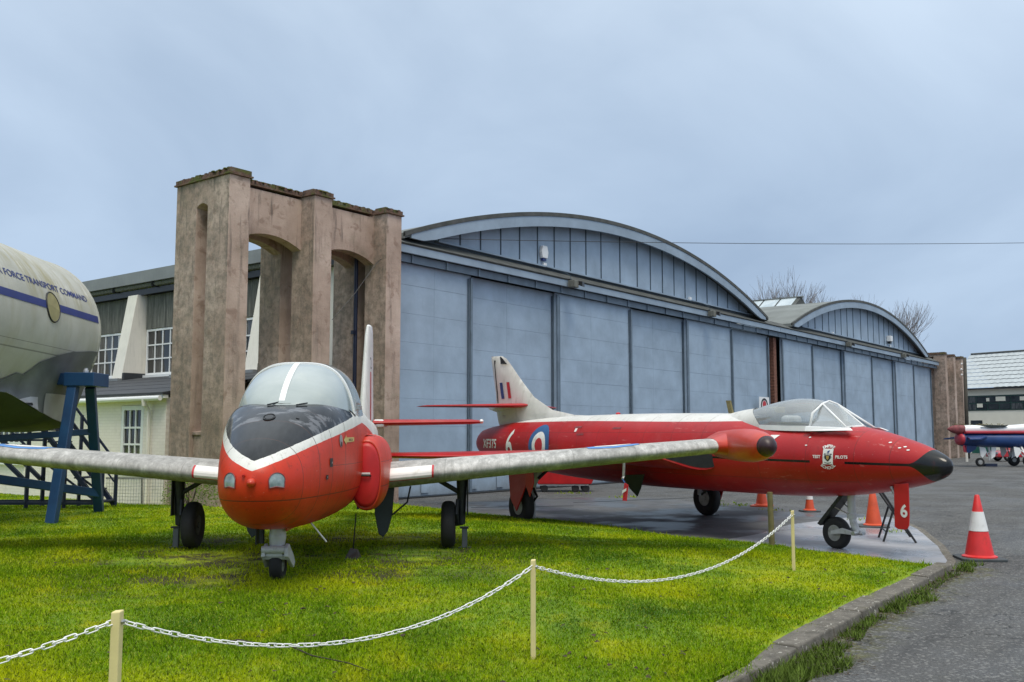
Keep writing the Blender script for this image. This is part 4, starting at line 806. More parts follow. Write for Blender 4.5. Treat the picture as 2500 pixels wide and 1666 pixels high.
# windscreen and hood
CB = [(.04, 1.58, 1.72, .20), (.18, 1.56, 1.86, .40), (.40, 1.54, 2.01, .54), (.68, 1.52, 2.145, .615), (.97, 1.51, 2.235, .65), (1.4, 1.51, 2.275, .665), (1.9, 1.52, 2.255, .645), (2.4, 1.56, 2.15, .56), (2.9, 1.66, 2.0, .42), (3.3, 1.72, 1.86, .22)]
CS = catmull(CB, 6)
def can_ring(q, n=40, e=3.2, off=0.0):
    s, zb, zt, hw = q; P = []
    for k in range(n):
        a = math.pi*k/(n-1); t = abs(math.sin(a))**(2/e); P.append((-s, (hw+off)*(1-.16*t)*spow(math.cos(a), 2/e), zb+(zt-zb+off)*t))
    return P
def can_part(s0, s1): return [q for q in CS if s0-.001 <= q[0] <= s1+.001]
def can_at(s): return [s]+[float(np.interp(s, [q[0] for q in CS], [q[i] for q in CS])) for i in (1, 2, 3)]
m = MB(); m.rings([can_ring(q) for q in [can_at(.04)]+can_part(.05, .96)+[can_at(.975)]], caps=False, closed=False); obj('windscreen', m, MAT['fog'], jp, smooth=True)
m = MB(); m.rings([can_ring(q) for q in [can_at(.98)]+can_part(.99, 3.3)], caps=False, closed=False); obj('canopy', m, MAT['fog'], jp, smooth=True)
def arch_strip(s0, s1, off, a0=0, a1=40, n=40):
    r0 = can_ring(can_at(s0), n, off=off)[a0:a1]; r1 = can_ring(can_at(s1), n, off=off)[a0:a1]; i0 = can_ring(can_at(s0), n, off=-.01)[a0:a1]; i1 = can_ring(can_at(s1), n, off=-.01)[a0:a1]
    m = MB(); m.rings([i0, r0, r1, i1], caps=False, closed=False); return m
obj('windscreen_arch', arch_strip(.955, 1.01, .012), MAT['white'], jp, smooth=40)
# central post of the windscreen
m = MB(); rr = []
for s in np.linspace(.10, .96, 14):
    q = can_at(s); z = q[2]; rr.append([(-s, -.030, z-.02), (-s, -.030, z+.010), (-s, .030, z+.010), (-s, .030, z-.02)])
m.rings(rr); obj('windscreen_post', m, MAT['white'], jp)
m = MB(); pts = []
for k in range(25):   # black rubber sealing round the screen's foot
    a = math.pi*(k/24); s = .085+.86*abs(math.cos(a))**2.6; yv = .64*math.cos(a); pts.append((-s, yv, JB.z_top(s, yv)+.004))
m.tube(pts, .010, 6); obj('windscreen_seal', m, MAT['black'], jp, smooth=True)
for yv in (-.13, .16):
    m = MB(); p = (-.03, yv, JB.z_top(.03, yv)+.01); m.tube([p, (-.10, yv+.10, JB.z_top(.1, yv+.1)+.02)], .008, 5); obj('wiper', m, MAT['black'], jp)
m = MB(); m.tube([(-1.12, .56, 1.83), (-1.42, .64, 1.80)], .014, 6); m.box(-1.36, -1.18, .60, .665, 1.73, 1.775); m.tube([(-1.0, .585, 1.70), (-1.0, .61, 1.60)], .010, 6); obj('canopy_latch', m, MAT['steel'], jp)
m = MB(); m.tube([(-1.065, .625, 1.70), (-1.075, .648, 1.40), (-1.08, .652, 1.1)], .007, 5); obj('hose', m, MAT['white'], jp)
# nose fittings
def nose_x(y, z):   # surface of the nose by search
    a, b = -1.16, .6
    for _ in range(40):
        c = (a+b)/2
        if JB.at(c)[0] < z < JB.at(c)[1] and JB.y(c, z) >= abs(y): b = c
        else: a = c
    return -b
for sg in (-1, 1):
    pts = []; c = (.205*sg, 1.035)
    outl = [(.066*math.cos(a)*(1.0 if math.sin(a) > 0 else .92), .074*math.sin(a) if math.sin(a) > 0 else -.048-.012*abs(math.cos(a))) for a in np.linspace(0, 2*math.pi, 25)[:-1]]
    outl = [(u*(1 if u*sg > 0 else .9)+.012*sg*(v > 0)*0, v) for u, v in outl]
    m = MB(); ctr = (nose_x(*c)-.006, c[0], c[1]); P = [(nose_x(c[0]+u, c[1]+v)+.010, c[0]+u, c[1]+v) for u, v in outl]; Q = [(nose_x(c[0]+u*.5, c[1]+v*.5)+.013, c[0]+u*.5, c[1]+v*.5) for u, v in outl]; nn = len(P)
    m.add(P+Q+[(ctr[0]+.020, ctr[1], ctr[2])], [(i, (i+1) % nn, nn+(i+1) % nn, nn+i) for i in range(nn)]+[(nn+i, nn+(i+1) % nn, 2*nn) for i in range(nn)]); L = obj('landing_light', m, MAT['lamp'], jp, smooth=True)
    m = MB(); m.tube([(p[0]+.001, p[1], p[2]) for p in P]+[(P[0][0]+.001, P[0][1], P[0][2])], .005, 6); obj('lamp_rim', m, MAT['jdull'], L)
xn = nose_x(0.0, 1.02); m = MB(); m.lathe([(.045, -.06), (.042, .02), (.034, .055), (.012, .075), (0, .078)], (xn-.02, 0, 1.025), (1, 0, 0), 14); obj('nose_fitting', m, MAT['ored'], jp, smooth=40)
m = MB(); m.tube([(nose_x(-.07, 1.09)-.01, -.07, 1.09), (nose_x(-.07, 1.09)+.03, -.07, 1.085)], .012, 8); obj('pitot_stub', m, MAT['red'], jp)
def jp_top(s, y, off=.006): return (-s, y, JB.z_top(s, y)+off)
def jp_side(s, z, off=.006): return (-s, JB.y(s, z)+off, z)
decal('vent', disc2d((-.34, -.03), 0, .042, 24, 2, 1.2), lambda u, v: jp_top(u, v, .007), MAT['black'], jp); m = MB(); m.tube([jp_top(-.34+.058*math.cos(a)*1.2, -.03+.055*math.sin(a), .006) for a in np.linspace(0, 6.283, 24)], .006, 5); obj('vent_ring', m, MAT['leg_dk'], jp)
decal('vent', disc2d((-.30, .24), 0, .018, 14, 1), lambda u, v: jp_top(u, v, .007), MAT['black'], jp)
decal('access_plate', poly2d([[(-.17, 1.13), (-.09, 1.13), (-.09, 1.215), (-.17, 1.215)]]), jp_side, MAT['black_mark'], jp); decal('access_plate', poly2d([[(-.27, 1.01), (-.21, 1.01), (-.21, 1.055), (-.27, 1.055)]]), jp_side, MAT['leg_dk'], jp)
for (s, z) in ((-.12, 1.17), (-.24, 1.032)): decal('fastener', disc2d((s, z), 0, .011, 12, 1), lambda u, v: jp_side(u, v, .009), MAT['steel'], jp)
decal('handle_recess', disc2d((.16, 1.385), 0, .065, 24, 2, .75), lambda u, v: jp_side(u, v+.0, .006), MAT['steel'], jp); decal('handle_slot', disc2d((.165, 1.35), 0, .026, 12, 1, .7), lambda u, v: jp_side(u, v, .009), MAT['black_mark'], jp)
decal('rescue_arrow', poly2d([[(.24, 1.392), (.34, 1.342), (.34, 1.367), (.66, 1.375), (.66, 1.42), (.34, 1.417), (.34, 1.442)]]), jp_side, MAT['yellow'], jp)
decal('rescue_lettering', text2d('RESCUE', .03, 1.5, .02), lambda u, v: jp_side(.42+u, 1.383+v, .009), MAT['leg_dk'], jp)
# intakes with bright covers
for sg in (1, -1):
    T = []; st = [(1.36, .725, .99, .175, .40), (1.5, .73, 1.0, .195, .425), (1.9, .72, 1.01, .22, .44), (2.5, .66, 1.02, .25, .43), (3.4, .58, 1.06, .26, .38), (4.6, .40, 1.1, .2, .28)]
    for q in catmull(st, 5):
        s, yc, zc, hw, hh = q; P = []
        for k in range(36):
            a = 2*math.pi*k/36; c, s_ = math.cos(a), math.sin(a); P.append((-s, sg*(yc+hw*spow(c, .85)), zc+hh*spow(s_, .85)))
        T.append(P)
    m = MB(); m.rings(T, caps=True); I = obj('intake_trunk', m, MAT['jp'], jp, smooth=50)
    def lipf(k, sc_, dx, sg=sg):
        a = 2*math.pi*k/36; c, s_ = math.cos(a), math.sin(a); return (-1.36+dx, sg*(.725+.175*sc_*spow(c, .85)), .99+.40*sc_*spow(s_, .85))
    m = MB(); m.rings([[lipf(k, 1.0, 0) for k in range(36)], [lipf(k, .99, .018) for k in range(36)], [lipf(k, .94, .025) for k in range(36)], [lipf(k, .90, .012) for k in range(36)]], caps=False); obj('intake_lip', m, MAT['ored'], I, smooth=True)
    m = MB(); m.rings([[lipf(k, .93, .010) for k in range(36)], [lipf(k, .90, .045) for k in range(36)], [lipf(k, .80, .062) for k in range(36)], [lipf(k, .02, .066) for k in range(36)]]); obj('intake_cover', m, MAT['red_flat'], I, smooth=True)
    m = MB(); m.tube([(-1.285, sg*.67, .98), (-1.265, sg*.68, .985), (-1.265, sg*.775, .985), (-1.285, sg*.785, .98)], .012, 6); obj('cover_handle', m, MAT['black'], I); obj('handle_strip', MB().box(-1.29, -1.282, sg*.725-.055, sg*.725+.055, 1.0, 1.018), MAT['white_mark'], I)
    ys = sg*.50; m = MB(); m.prism([(.0, .0), (.07, .0), (.07, .9), (0, .9)], lambda u, v, t: (-1.345-u*.2, sg*(.625+t), .60+v*.85), 0, .03); obj('splitter_gap', m, MAT['black'], jp)
    decal('glazed_vent', poly2d([[(1.50, .68), (1.60, .62), (1.80, .71), (1.66, .80)]], .03), lambda u, v, sg=sg: (-u, sg*v, 1.0+.432*max(0, (1-min(1, abs(v-.73)/.205)**2.35))**(1/2.35)+.008), MAT['steel'], jp)
# wings
def wz(y): return .925+.088*(abs(y)-.9)
for sg in (1, -1):
    secs = []
    for y in np.linspace(.45, 5.18, 16):
        t = (y-.45)/4.73; le = 2.05+.34*t; ch = 2.35-.85*t; secs.append((le, ch, wz(y), .155-.02*t, sg*y))
    W = obj('wing', wing_mesh(secs, 22), MAT['wing'], jp, smooth=60)
    def on_wing(y, v, sg=sg, off=.006):  # v: distance round the leading edge upwards from the nose of the section
        t = (y-.45)/4.73; le = 2.05+.34*t; ch = 2.35-.85*t; th = .155-.02*t; x = max(v, 0)**1.6/ch*.9 if v > 0 else 0
        yt = lambda q: 5*th*(.2969*math.sqrt(max(q, 0))-.126*q-.3516*q*q+.2843*q**3-.1036*q**4)
        if v >= 0: return (-(le+x*ch)+.5*off, sg*y, wz(y)+ch*yt(x)+off)
        x = (-v)**1.6/ch*.9; return (-(le+x*ch)+off, sg*y, wz(y)-ch*yt(x)*.9-.2*off)
    decal('walkway_patch', poly2d([[(.93, -.10), (1.44, -.10), (1.44, .26), (.93, .26)]], .04), on_wing, MAT['white_mark'], W)
    decal('walkway_border', poly2d([[(.93, -.125), (1.465, -.125), (1.465, -.101), (.93, -.101)], [(1.441, -.10), (1.465, -.10), (1.465, .26), (1.441, .26)]], .04), on_wing, MAT['red_mark'], W)
    decal('roundel_blue', poly2d([[(3.42, .50), (3.55, .43), (3.75, .39), (3.98, .45), (4.10, .54), (4.10, .9), (3.42, .9)]], .06), lambda u, v: on_wing(u, v, off=.005), MAT['ltblue'], W); decal('roundel_white', poly2d([[(3.52, .60), (3.75, .52), (4.0, .62), (4.0, .92), (3.52, .92)]], .06), lambda u, v: on_wing(u, v, off=.009), MAT['white_mark'], W)
    # tip tank
    m = MB(); yc = 5.36; zc = wz(5.3)+.0; prof = [(0, 1.24), (.05, 1.255), (.095, 1.30), (.145, 1.42), (.18, 1.62), (.202, 1.9), (.207, 2.25), (.20, 2.8), (.18, 3.4), (.12, 3.9), (.05, 4.2), (.01, 4.3)]
    m.lathe([(r, -s) for r, s in prof], (0, sg*yc, zc), (1, 0, 0), 32); K = obj('tip_tank', m, MAT['ored'], jp, smooth=True)
    m = MB(); m.lathe([(r*1.02+.002, -s+.006) for r, s in [(0, 1.235), (.05, 1.25), (.095, 1.295), (.118, 1.34)]], (0, sg*yc, zc), (1, 0, 0), 28); obj('nose_cap', m, MAT['tankcap'], K, smooth=True)
    m = wing_mesh([(2.375, 1.56, wz(5.06), .142, sg*5.06), (2.30, 1.7, wz(5.14), .155, sg*5.14), (2.15, 1.95, zc, .19, sg*5.30)], 18); obj('tank_fairing', m, MAT['ored'], K, smooth=60)
# tail
fs_ = [(7.0, 2.05, 1.55, .10), (7.18, 1.75, 2.1, .10), (7.4, 1.45, 2.7, .10), (7.62, 1.15, 3.25, .10), (7.75, .95, 3.42, .09)]
m = MB(); m.rings([[(p[0], p[2]-z, z+(p[1])*0) for p in foil(le, ch, z, th, z)] if False else [(-(le+(-q[0]-le)), (q[2]-z), z) for q in foil(le, ch, z, th, 0)] for le, ch, z, th in fs_]); F = obj('fin', m, MAT['dwhite'], jp, smooth=50)
m = MB(); m.rings([[(q[0], (q[2]-z)*1.03, z) for q in foil(le-.01, ch+.02, z, th, 0)] for le, ch, z, th in ((7.70, 1.03, 3.32, .095), (7.78, .88, 3.40, .10), (7.88, .7, 3.455, .11), (8.05, .35, 3.475, .05))]); obj('fin_cap', m, MAT['white'], F, smooth=50)
def finside(u, v):
    le = float(np.interp(v, [1.55, 3.42], [7.0, 7.75])); ch = float(np.interp(v, [1.55, 3.42], [2.05, .95])); x = (u-le)/ch; th = .10; yt = ch*5*th*(.2969*math.sqrt(max(x, 1e-4))-.126*x-.3516*x*x+.2843*x**3-.1036*x**4); return (-u, yt+.006, v)
decal('code_number', text2d('2', .30, .9, .01), lambda u, v: finside(7.72+u, 2.64+v), MAT['black_mark'], F)
decal('fin_stripe', poly2d([[(7.53, 1.7), (7.66, 1.7), (7.80, 2.58), (7.68, 2.58)]], .05), finside, MAT['red_mark'], F)
for sg in (1, -1):
    m = wing_mesh([(7.75, 1.15, 1.66, .11, sg*.12), (7.95, .85, 1.68, .11, sg*1.9), (8.05, .6, 1.68, .10, sg*2.08)]); Tp = obj('tailplane', m, MAT['red'], jp, smooth=50)
    m = MB(); m.lathe([(.005, .0), (.03, -.05), (.042, -.25), (.035, -.6), (.01, -.75)], (-7.95, sg*2.09, 1.69), (1, 0, 0), 12); obj('tip_fairing', m, MAT['white_mark'], Tp, smooth=True)
    obj('tailplane_root', MB().box(-8.7, -7.8, sg*.22-.1, sg*.22+.1, 1.58, 1.72), MAT['white'], jp, bevel=.04)
# undercarriage: nose leg
m = MB(); m.tube([(-.06, 0, .62), (-.05, 0, .44), (-.04, 0, .34)], [.07, .085, .075], 16); m.lathe([(.082, 0), (.086, .02), (.086, .05), (.08, .06)], (-.05, 0, .40), (0, 0, 1), 16); Nl = obj('nose_leg', m, MAT['leg_lt'], jp, smooth=40)
m = MB(); m.tube([(.055, -.13, .315), (.055, .09, .315)], .038, 12); m.box(-.05, .06, -.09, .07, .25, .34); obj('pivot', m, MAT['leg_lt'], Nl, smooth=40)
for sg in (1, -1):
    m = MB(); m.prism([(.06, .30), (-.02, .33), (-.16, .22), (-.21, .14), (-.14, .10), (.02, .20), (.07, .22)], lambda u, v, t: (u*1.25, sg*(t+.12*max(0, .30-v)), v*1.12), .085, .125); obj('fork', m, MAT['leg_lt'], Nl, bevel=.01)
m = MB(); m.hexa([(.03, -.134, .21), (.03, .134, .21), (-.10, .134, .24), (-.10, -.134, .24), (.055, -.09, .265), (.055, .09, .265), (-.08, .09, .30), (-.08, -.09, .30)]); obj('fork_crown', m, MAT['leg_lt'], Nl, bevel=.015)
wheel(jp, (-.10, 0, .155), (0, 1, 0), .165, .13, .075, 'nose_wheel')
for sg, y0, mt in ((-1, -.20, 'leg_dk'), (1, .10, 'ored')):
    obj('nose_door', MB().box(-.35, .02, y0-.008, y0+.008, .36 if sg < 0 else .49, .56), MAT[mt], jp, bevel=.006)
m = MB(); m.tube([(-.02, -.16, .58), (-.02, -.15, .37)], .028, 8); obj('nose_door_jack', m, MAT['leg_dk'], jp)
# main legs outboard of their wheels
for sg in (1, -1):
    yw = sg*1.63; yl = sg*1.80
    m = MB(); m.tube([(-2.75, yl, .98), (-2.80, yl, .62), (-2.82, yl, .30)], [.075, .06, .05], 12); m.tube([(-2.72, yl-sg*.05, .62), (-2.66, yl-sg*.06, .44), (-2.78, yl-sg*.05, .30)], .024, 7); m.tube([(-2.80, yl-sg*.02, .50), (-2.80, yl+sg*.03, .34)], .022, 6); Lg = obj('main_leg', m, MAT['leg_dk'], jp, smooth=40)
    m = MB(); m.tube([(-2.75, sg*1.40, .92), (-2.78, yl-sg*.02, .70)], .03, 8); obj('side_stay', m, MAT['leg_dk'], Lg); m = MB(); m.tube([(-2.82, yl+sg*.02, .32), (-2.82, yw, .29)], .035, 8); obj('axle', m, MAT['leg_dk'], Lg)
    obj('leg_fairing', MB().box(-2.98, -2.70, yl+sg*.075-.01, yl+sg*.075+.01, .42, .95), MAT['leg_dk'], Lg, bevel=.01)
    wheel(jp, (-2.82, yw, .295), (0, 1, 0), .30, .18, .13, hubmat='hub_dk')
    m = MB(); m.prism([(.70, .76), (.95, .78), (.93, .45), (.88, .24), (.82, .16), (.76, .20), (.71, .45)], lambda u, v, t: (-2.55-t-.12*(u-.8), sg*u, v), 0, .02); obj('inner_door', m, MAT['dkgreen'], jp, bevel=.008)
    m = MB(); m.tube([(-2.5, sg*.93, .44), (-2.5, sg*1.12, .60), (-2.5, sg*1.16, .80)], .012, 6); obj('door_link', m, MAT['leg_dk'], jp)
m = MB(); m.tube([(-.36, .26, .56), (-.42, .43, .34)], .009, 7); obj('drain_mast', m, MAT['white_mark'], jp)
# steadying posts beside the trainer's wheels, tie-down weight
Mj = Matrix.Translation((6.25, 7.81, .30)) @ Matrix.Rotation(R(-140), 4, 'Z')
for sg, lb in ((1, 'short grey prop post beside the trainer wheel nearest the red fighter'), (-1, 'short grey prop post beside the trainer wheel nearest the blue trestle')):
    p = Mj @ Vector((-2.84, sg*1.84, 0)); z0 = lawn_h(p.x, p.y); T = thing('prop_post', lb, 'post', (p.x, p.y, z0), R(-140), 'prop posts under the aircraft')
    obj('post', MB().box(-.035, .035, -.035, .035, -.05, .25), MAT['fairing'], T, bevel=.006); obj('foot', MB().box(-.08, .08, -.08, .08, -.03, .012), MAT['leg_dk'], T); obj('cap', MB().box(-.05, .05, -.06, .05, .25, .27), MAT['leg_dk'], T)
p = Mj @ Vector((-1.7, .55, 0)); z0 = lawn_h(p.x, p.y); T = thing('tie_down', 'black tie-down line and weight on the grass under the trainer', 'weight', (p.x, p.y, z0), R(-140))
m = MB(); m.hexa([(-.11, -.1, -.02), (.11, -.1, -.02), (.11, .1, -.02), (-.11, .1, -.02), (-.05, -.03, .12), (.05, -.03, .12), (.05, .05, .10), (-.05, .05, .10)]); obj('weight', m, MAT['black'], T); m = MB(); m.tube([(0, 0, .1), (.02, .03, .52)], .008, 5); obj('line', m, MAT['black'], T)

# ================================================================== FIGHTER
hf = thing('fighter_jet', 'swept wing red fighter with white spine, black nose and number 6', 'aircraft', (14.96, 5.27, 0.006), R(-112))
HB = Body([(-2.03, 1.285, 1.335, .02, 2.0, .5), (-1.99, 1.20, 1.405, .09, 2.0, .5), (-1.87, 1.125, 1.485, .165, 2.0, .5), (-1.62, 1.045, 1.59, .265, 2.05, .5), (-1.28, .965, 1.695, .37, 2.1, .5), (-.92, .90, 1.79, .46, 2.1, .5), (-.5, .84, 1.865, .545, 2.12, .5), (0, .79, 1.895, .615, 2.15, .5), (.4, .77, 1.915, .655, 2.2, .5), (1.0, .755, 1.965, .69, 2.25, .5), (1.7, .75, 2.08, .71, 2.25, .48), (2.6, .745, 2.12, .72, 2.2, .48),
           (4.5, .745, 2.15, .73, 2.15, .48), (6.5, .79, 2.15, .70, 2.1, .48), (8.2, .89, 2.12, .63, 2.05, .48), (9.6, 1.01, 2.04, .545, 2.0, .48), (10.6, 1.13, 1.95, .46, 2.0, .48), (11.0, 1.19, 1.89, .41, 2.0, .48), (11.12, 1.24, 1.84, .36, 2.0, .48)], 5)
obj('fuselage', HB.mesh(56), MAT['hun'], hf, smooth=True)
m = MB(); m.lathe([(.34, 0), (.33, .02), (.30, .02), (.28, -.3), (.01, -.32)], (-11.12, 0, 1.54), (-1, 0, 0), 28); obj('jet_pipe', m, MAT['leg_dk'], hf, smooth=40)
def hs(s, z, off=.007): return (-s, -(HB.y(s, z)+off), z)      # starboard side, towards the camera
# decals on the starboard side; u runs towards the tail, so letters are mirrored in u to read nose-right
def lay(name, v2f, s_left, z0, mat, par=hf, off=.007): return decal(name, v2f, lambda u, v: hs(s_left-u, z0+v, off), mat, par)
lay('serial_number', text2d('XF375', .30, .98, .02, step=.04), 10.56, 1.42, MAT['white_mark'])
lay('code_number', text2d('6', .96, .74, .018, .12, step=.05), 9.30, 1.18, MAT['white_mark'])
cR = (7.66, 1.50)
for nm, r0, r1, mt in (('roundel_blue', .30, .46, 'rblue'), ('roundel_white', .165, .305, 'white_mark'), ('roundel_red', 0, .17, 'red_mark')):
    decal(nm, disc2d(cR, r0, r1, 48, 8), lambda u, v: hs(u, v, .007), MAT[mt], hf)
bd = lay('squadron_badge', poly2d([[(-.085, -.115), (.085, -.115), (.085, .115), (-.085, .115)]], .03), -.375, 1.415, MAT['white_mark'])
def crest(nm, polys, mt, off=.010): 
    o = decal(nm, poly2d(polys, .03), lambda u, v: hs(-.375-u, 1.415+v, off), MAT[mt], bd); return o
crest('crest_shield', [[(-.055, .02), (.055, .02), (.05, -.03), (.0, -.075), (-.05, -.03)]], 'black_mark'); crest('crest_charge', [[(-.025, .012), (.025, .012), (.02, -.03), (0, -.05), (-.02, -.03)]], 'gold', .012); crest('crest_helm', [[(-.02, .022), (.02, .022), (.022, .055), (-.018, .055)]], 'steel')
crest('crest_mantle', [[(-.07, .028), (-.03, .03), (-.03, .042), (-.06, .045)], [(.03, .03), (.07, .028), (.06, .045), (.03, .042)], [(-.065, -.01), (-.058, .015), (-.058, -.03)], [(.058, .015), (.065, -.01), (.058, -.03)]], 'black_mark'); crest('crest_plume', [[(-.012, .058), (.015, .058), (.035, .095), (.012, .088), (-.008, .08)]], 'blue_mark'); crest('crest_scroll', [[(-.055, -.078), (-.035, -.088), (0, -.094), (.035, -.088), (.055, -.078), (.05, -.092), (0, -.106), (-.05, -.092)]], 'leg_dk')
def arc_text(nm, txt, up):
    v2, f2 = text2d(txt, .062, 1.05, .03, align='CENTER', step=.03); r = .16
    def fn(u, v):
        a = u/r
        if up: x, y = (r-.02+v)*math.sin(a), .135+(r-.02+v)*math.cos(a)-(r-.02)*1.0
        else: x, y = (r+.01-v)*math.sin(a), -.148-(r+.01-v)*math.cos(a)+(r-.03)
        return hs(-.375-x, 1.415+y, .009)
    decal(nm, (v2, f2), fn, MAT['white_mark'], bd)
arc_text('badge_word', 'EMPIRE', True); arc_text('badge_word', 'SCHOOL', False)
decal('badge_word', text2d('TEST', .062, 1.0, .03, align='RIGHT', step=.03), lambda u, v: hs(-.375+.125-u, 1.39+v, .009), MAT['white_mark'], bd); decal('badge_word', text2d('PILOTS', .062, 1.0, .03, step=.03), lambda u, v: hs(-.375-.125-u, 1.39+v, .009), MAT['white_mark'], bd)
decal('warning_triangle', poly2d([[(.60, 1.735), (.78, 1.735), (.72, 1.62)]], .03), lambda u, v: hs(u, v), MAT['white_mark'], hf); decal('triangle_bar', poly2d([[(.80, 1.735), (.82, 1.735), (.76, 1.61), (.74, 1.61)]], .03), lambda u, v: hs(u, v), MAT['white_mark'], hf)
for a, b in ((6.1, 1.88), (4.7, 1.85), (5.9, 1.73)): decal('panel_slot', poly2d([[(a, b), (a+.28, b), (a+.26, b+.03), (a, b+.035)]], .05), lambda u, v: hs(u, v), MAT['jdull'], hf)
decal('stencil', poly2d([[(6.22, 1.80), (6.30, 1.80), (6.30, 1.87), (6.22, 1.87)]], .03), lambda u, v: hs(u, v), MAT['white_mark'], hf)
for u, v in ((-1.40, 1.555), (-1.52, 1.525), (-1.46, 1.57), (-1.24, 1.63), (.02, 1.70), (.03, 1.58)): decal('chipped_paint', ([(u+.022*math.cos(a), v+.009*math.sin(a)) for a in np.linspace(0, 6.28, 9)[:-1]], [tuple(range(8))]), lambda p, q: hs(p, q, .008), MAT['white_mark'], hf)
# fin with long fillet
fp = [(6.2, 2.13), (7.2, 2.17), (8.1, 2.30), (8.9, 2.62), (9.45, 3.02), (9.95, 3.42), (10.22, 3.62), (10.45, 3.70), (10.98, 3.72), (10.98, 3.62), (10.75, 2.75), (10.72, 2.35), (10.62, 2.05), (10.5, 1.9), (6.2, 1.9)]
def finshape(poly, half, name, mat, par, off=0):
    """flat-sided fin that thins towards its edges"""
    bm = bmesh.new(); f = bm.faces.new([bm.verts.new((u, v, 0)) for u, v in poly]); bmesh.ops.triangulate(bm, faces=[f]); v2, f2 = slice2d(bm, .16)
    def ed(u, v): return min(abs((v-a[1])*(b[0]-a[0])-(u-a[0])*(b[1]-a[1]))/max(1e-6, math.hypot(b[0]-a[0], b[1]-a[1])) if -.05 <= ((u-a[0])*(b[0]-a[0])+(v-a[1])*(b[1]-a[1]))/((b[0]-a[0])**2+(b[1]-a[1])**2) <= 1.05 else 9 for a, b in zip(poly, poly[1:]+poly[:1]))
    m = MB(); nv = len(v2); th = [half*(min(1, ed(u, v)/.35)**.6) for u, v in v2]
    m.add([(-u, -t-off, v) for (u, v), t in zip(v2, th)]+[(-u, t+off, v) for (u, v), t in zip(v2, th)], [f_ for f_ in f2]+[tuple(nv+i for i in reversed(f_)) for f_ in f2]); return obj(name, m, mat, par, smooth=True)
FN = finshape(fp, .085, 'fin', MAT['finwhite'], hf)
decal('fin_tip', poly2d([[(10.40, 3.68), (10.36, 3.49), (10.02, 3.46), (10.12, 3.52), (10.24, 3.61), (10.32, 3.655)]], .05), lambda u, v: (-u, -.087, v), MAT['black'], FN)
m = MB(); m.prism([(10.50, 2.52), (10.512, 2.52), (10.70, 3.60), (10.688, 3.60)], lambda u, v, t: (-u, t, v), -.088, .088); obj('rudder_hinge', m, MAT['leg_dk'], FN)
def fside(u, v): return (-u, -.093, v)
decal('fin_flash_blue', poly2d([[(10.30, 2.62), (10.16, 2.62), (10.26, 3.02), (10.40, 3.02)]]), fside, MAT['blue_mark'], FN); decal('fin_flash_red', poly2d([[(9.96, 2.62), (9.82, 2.62), (9.92, 3.02), (10.06, 3.02)]]), fside, MAT['red_mark'], FN)
m = MB(); m.lathe([(.02, -.9), (.09, -.6), (.12, -.1), (.10, .5), (.02, .9)], (-10.2, 0, 2.40), (-1, 0, 0), 16); obj('tail_bullet', m, MAT['finwhite'], hf, smooth=True)
for sg in (1, -1):
    m = wing_mesh([(9.05, 1.55, 2.43, .075, sg*.05), (9.9, 1.15, 2.43, .075, sg*.95), (10.75, .75, 2.43, .07, sg*1.82), (10.95, .45, 2.43, .05, sg*1.90)]); obj('tailplane', m, MAT['red'], hf, smooth=50)
    # wing
    secs = []
    for y in np.linspace(.40, 5.05, 14):
        t = (y-.4)/4.65; secs.append((2.15+3.45*t, 4.55-2.95*t, 1.33+.03*t, .072-.01*t, sg*y))
    secs.append((5.95, .95, 1.36, .06, sg*5.13)); Wg = obj('wing', wing_mesh(secs, 18), MAT['red'], hf, smooth=60)
    # triangular intake in the wing root
    def tri(s0, k, sk):
        P = []
        for i in range(24):
            a = 2*math.pi*i/24; c_ = .5+.5*math.cos(a); y = .62+.72*k*c_; hgt = .23*k*(1-c_**1.3)+.02; P.append((-(s0+sk*(y-.62)), sg*y, 1.33+hgt*math.sin(a)/max(.35, abs(math.sin(a)))*(abs(math.sin(a)))))
        return P
    m = MB(); m.rings([tri(1.90, 1.0, .95), tri(2.05, 1.06, .95), tri(3.2, 1.0, .7), tri(4.6, .75, .4)]); I = obj('intake', m, MAT['red'], hf, smooth=50)
    m = MB(); m.add([(x+.012, y*.985, 1.33+(z-1.33)*.86) for x, y, z in tri(1.89, .95, .95)], [tuple(range(24))]); obj('intake_mouth', m, MAT['black'], I)
    # main undercarriage
    yw = sg*2.33; yl = sg*2.12
    m = MB(); m.tube([(-5.2, sg*2.0, 1.36), (-5.5, yl, .80), (-5.55, yl, .45)], [.08, .075, .055], 14); Lg = obj('main_leg', m, MAT['leg_lt'], hf, smooth=40); m = MB(); m.tube([(-5.3, yl, .9), (-5.2, yl-sg*.5, 1.35)], .03, 8); m.tube([(-5.45, yl+sg*.02, .72), (-5.35, yl, .56), (-5.5, yl, .46)], .025, 7); obj('side_stay', m, MAT['leg_dk'], Lg)
    wheel(hf, (-5.58, yw, .375), (0, 1, 0), .375, .20, .17)
    m = MB(); m.prism([(4.98, 1.36), (5.62, 1.36), (5.80, .95), (5.66, .52), (5.40, .30), (5.22, .62), (5.05, .98)], lambda u, v, t: (-u, sg*(t+.10*(1-v)), v), 2.46, 2.485); D1 = obj('leg_door', m, MAT['red'], hf, bevel=.006)
    m = MB(); m.prism([(4.75, 1.34), (5.05, 1.34), (4.98, .80), (4.84, .60), (4.70, .85)], lambda u, v, t: (-u, sg*(t), v), 2.58, 2.60); obj('leg_door', m, MAT['red'], hf, bevel=.006)
    m = MB(); m.prism([(3.62, 1.02), (4.30, .98), (4.12, .74), (3.92, .60), (3.80, .74)], lambda u, v, t: (-u, sg*(t-.15*(.95-v)), v), .86, .885); obj('inner_door' if sg < 0 else 'inner_door', m, MAT['dkgreen'], hf, bevel=.006)
